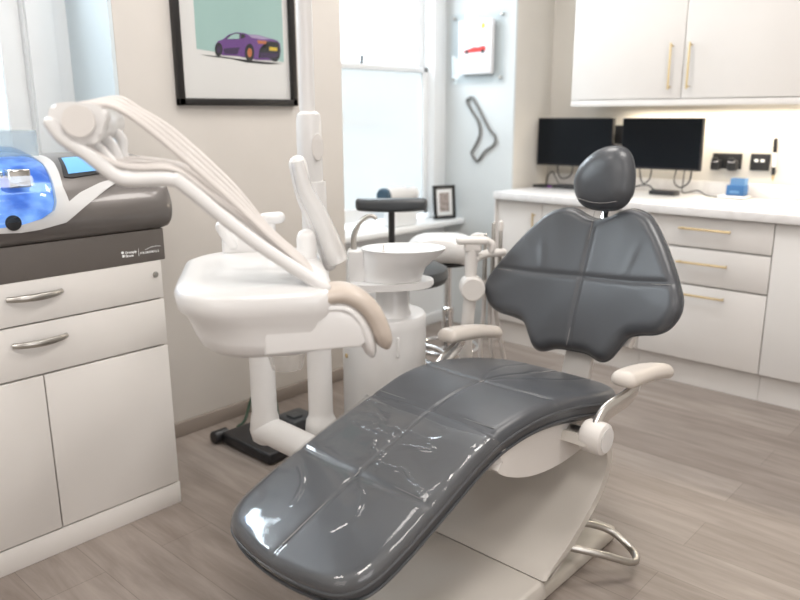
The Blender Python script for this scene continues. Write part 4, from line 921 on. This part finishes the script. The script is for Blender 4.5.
for i, (o, z1, hm, lb) in enumerate(((.052, .872, 'steel', 'slim metal suction handpiece nearest the T shaped holder'), (.082, .915, 'steel', 'middle metal suction handpiece hanging in the holder'), (.110, .915, 'plastic', 'rightmost handpiece with pale oval tip hanging in the holder'))):
    p = AP + r_ * (o + .004) + f_ * .10
    h = thing('suction_handpiece', (p.x, p.y, .6), lb, 'handpiece', 'handpieces on the assistant holder')
    b = new(); tube(b, [p + Vector((0, 0, .70)), p + Vector((0, 0, z1))], [.009, .007], 12, round_=True); link('body', b, 'steel', h)
    if i == 2:
        b = new(); lathe(b, [(0, 0), (.012, .004), (.015, .022), (.011, .038), (0, .044)], p + Vector((0, 0, z1 - .03)), 18, sx=1, sy=.6); link('tip', b, 'plastic', h)
    b = new(); tube(b, catmull([p + Vector((0, 0, .705)), p + Vector((0, 0, .58)) - r_ * .006 * i, p + Vector((0, 0, .42)) + r_ * (.014 * i - .01), p + Vector((0, 0, .30)) + r_ * (.02 * i), p + Vector((0, 0, .26)) - r_ * .02 + f_ * .05, p + Vector((0, 0, .32)) - r_ * .05 + f_ * .06], 8), .0085, 12, round_=True); link('hose', b, 'tube', h)

# ------------------------------------------------------------------ floor box by the left wall
t = thing('foot_control', (1.7, 2.35, 0), 'flat black control box with round end on the floor by the wall', 'foot control')
b = new(); bx(b, 1.60, 1.80, 2.15, 2.47, .004, .052, .012, 3); link('housing', b, 'black', t)
b = new(); lathe(b, [(0, -.035), (.022, -.035), (.027, -.03), (.027, .03), (.022, .035), (0, .035)], (1.61, 2.49, .027), 24, axis=(1, 0, 0)); link('roller', b, 'blackm', t)
t = thing('power_supply', (1.9, 2.36, 0), 'small dark power box behind the flat black control box', 'power box')
b = new(); bx(b, 1.83, 1.96, 2.28, 2.40, .0, .075, .012, 3); bx(b, 1.85, 1.90, 2.30, 2.35, .075, .085, .003); link('case', b, 'dgrey', t)
b = new(); tube(b, catmull([(1.86, 2.42, .008), (1.90, 2.47, .02), (1.93, 2.54, .12), (1.90, 2.58, .16), (1.86, 2.60, .10), (1.80, 2.58, .012), (1.74, 2.55, .008)], 8), .006, 8, round_=True); o = link('green_cable', b, 'green'); tag(o, 'dark green cable looping up behind the floor control box', 'cable')

# ------------------------------------------------------------------ lights
W0 = bpy.data.worlds.new('world'); SC.world = W0; W0.use_nodes = True
bg = W0.node_tree.nodes['Background']; bg.inputs[0].default_value = (.91, .96, 1, 1); bg.inputs[1].default_value = 3.0
def area(name, loc, rot, sx_, sy_, power, col):
    l = bpy.data.lights.new(name, 'AREA'); l.shape = 'RECTANGLE'; l.size = sx_; l.size_y = sy_; l.energy = power; l.color = col
    o = bpy.data.objects.new(name, l); COL.objects.link(o); o.location = loc; o.rotation_euler = rot; return o
area('daylight_window', (3.05, 3.75, 2.75), (math.radians(-52), 0, 0), 1.4, 1.2, 90, (.86, .94, 1))
area('daylight_window', (.7, 3.75, 2.6), (math.radians(-52), 0, 0), 1.5, 1.2, 170, (.86, .94, 1))
for (x, y, p) in ((.3, .3, 19), (2.4, .6, 22), (1.6, -1.0, 17), (2.9, 1.9, 15), (-.6, 1.6, 16), (1.3, 1.9, 11)):  # unseen panels; the last one is added to brighten the left wall
    area('ceiling_panel', (x, y, 2.585), (0, 0, 0), .6, .6, p, (1, .955, .91))
area('window_behind', (-.2, -2.07, 1.5), (math.radians(90), 0, 0), 1.6, 1.5, 22, (.97, .97, 1))  # added frontal fill, no window stands on this wall
area('glazed_door', (-1.77, .4, 1.3), (math.radians(90), 0, math.radians(-90)), 1.2, 1.6, 8, (1, .97, .94))  # added fill from the entrance side, no door is built here
area('cabinet_strip', (4.0, 1.15, 1.362), (0, math.radians(12), 0), .03, 1.6, 11, (1, .88, .70))
SC.view_settings.view_transform = 'Standard'; SC.view_settings.exposure = 0.0
SC.cycles.max_bounces = 8; SC.cycles.transparent_max_bounces = 12; SC.cycles.sample_clamp_indirect = 4; SC.cycles.caustics_reflective = False; SC.cycles.caustics_refractive = False
SC.cycles.use_denoising = True
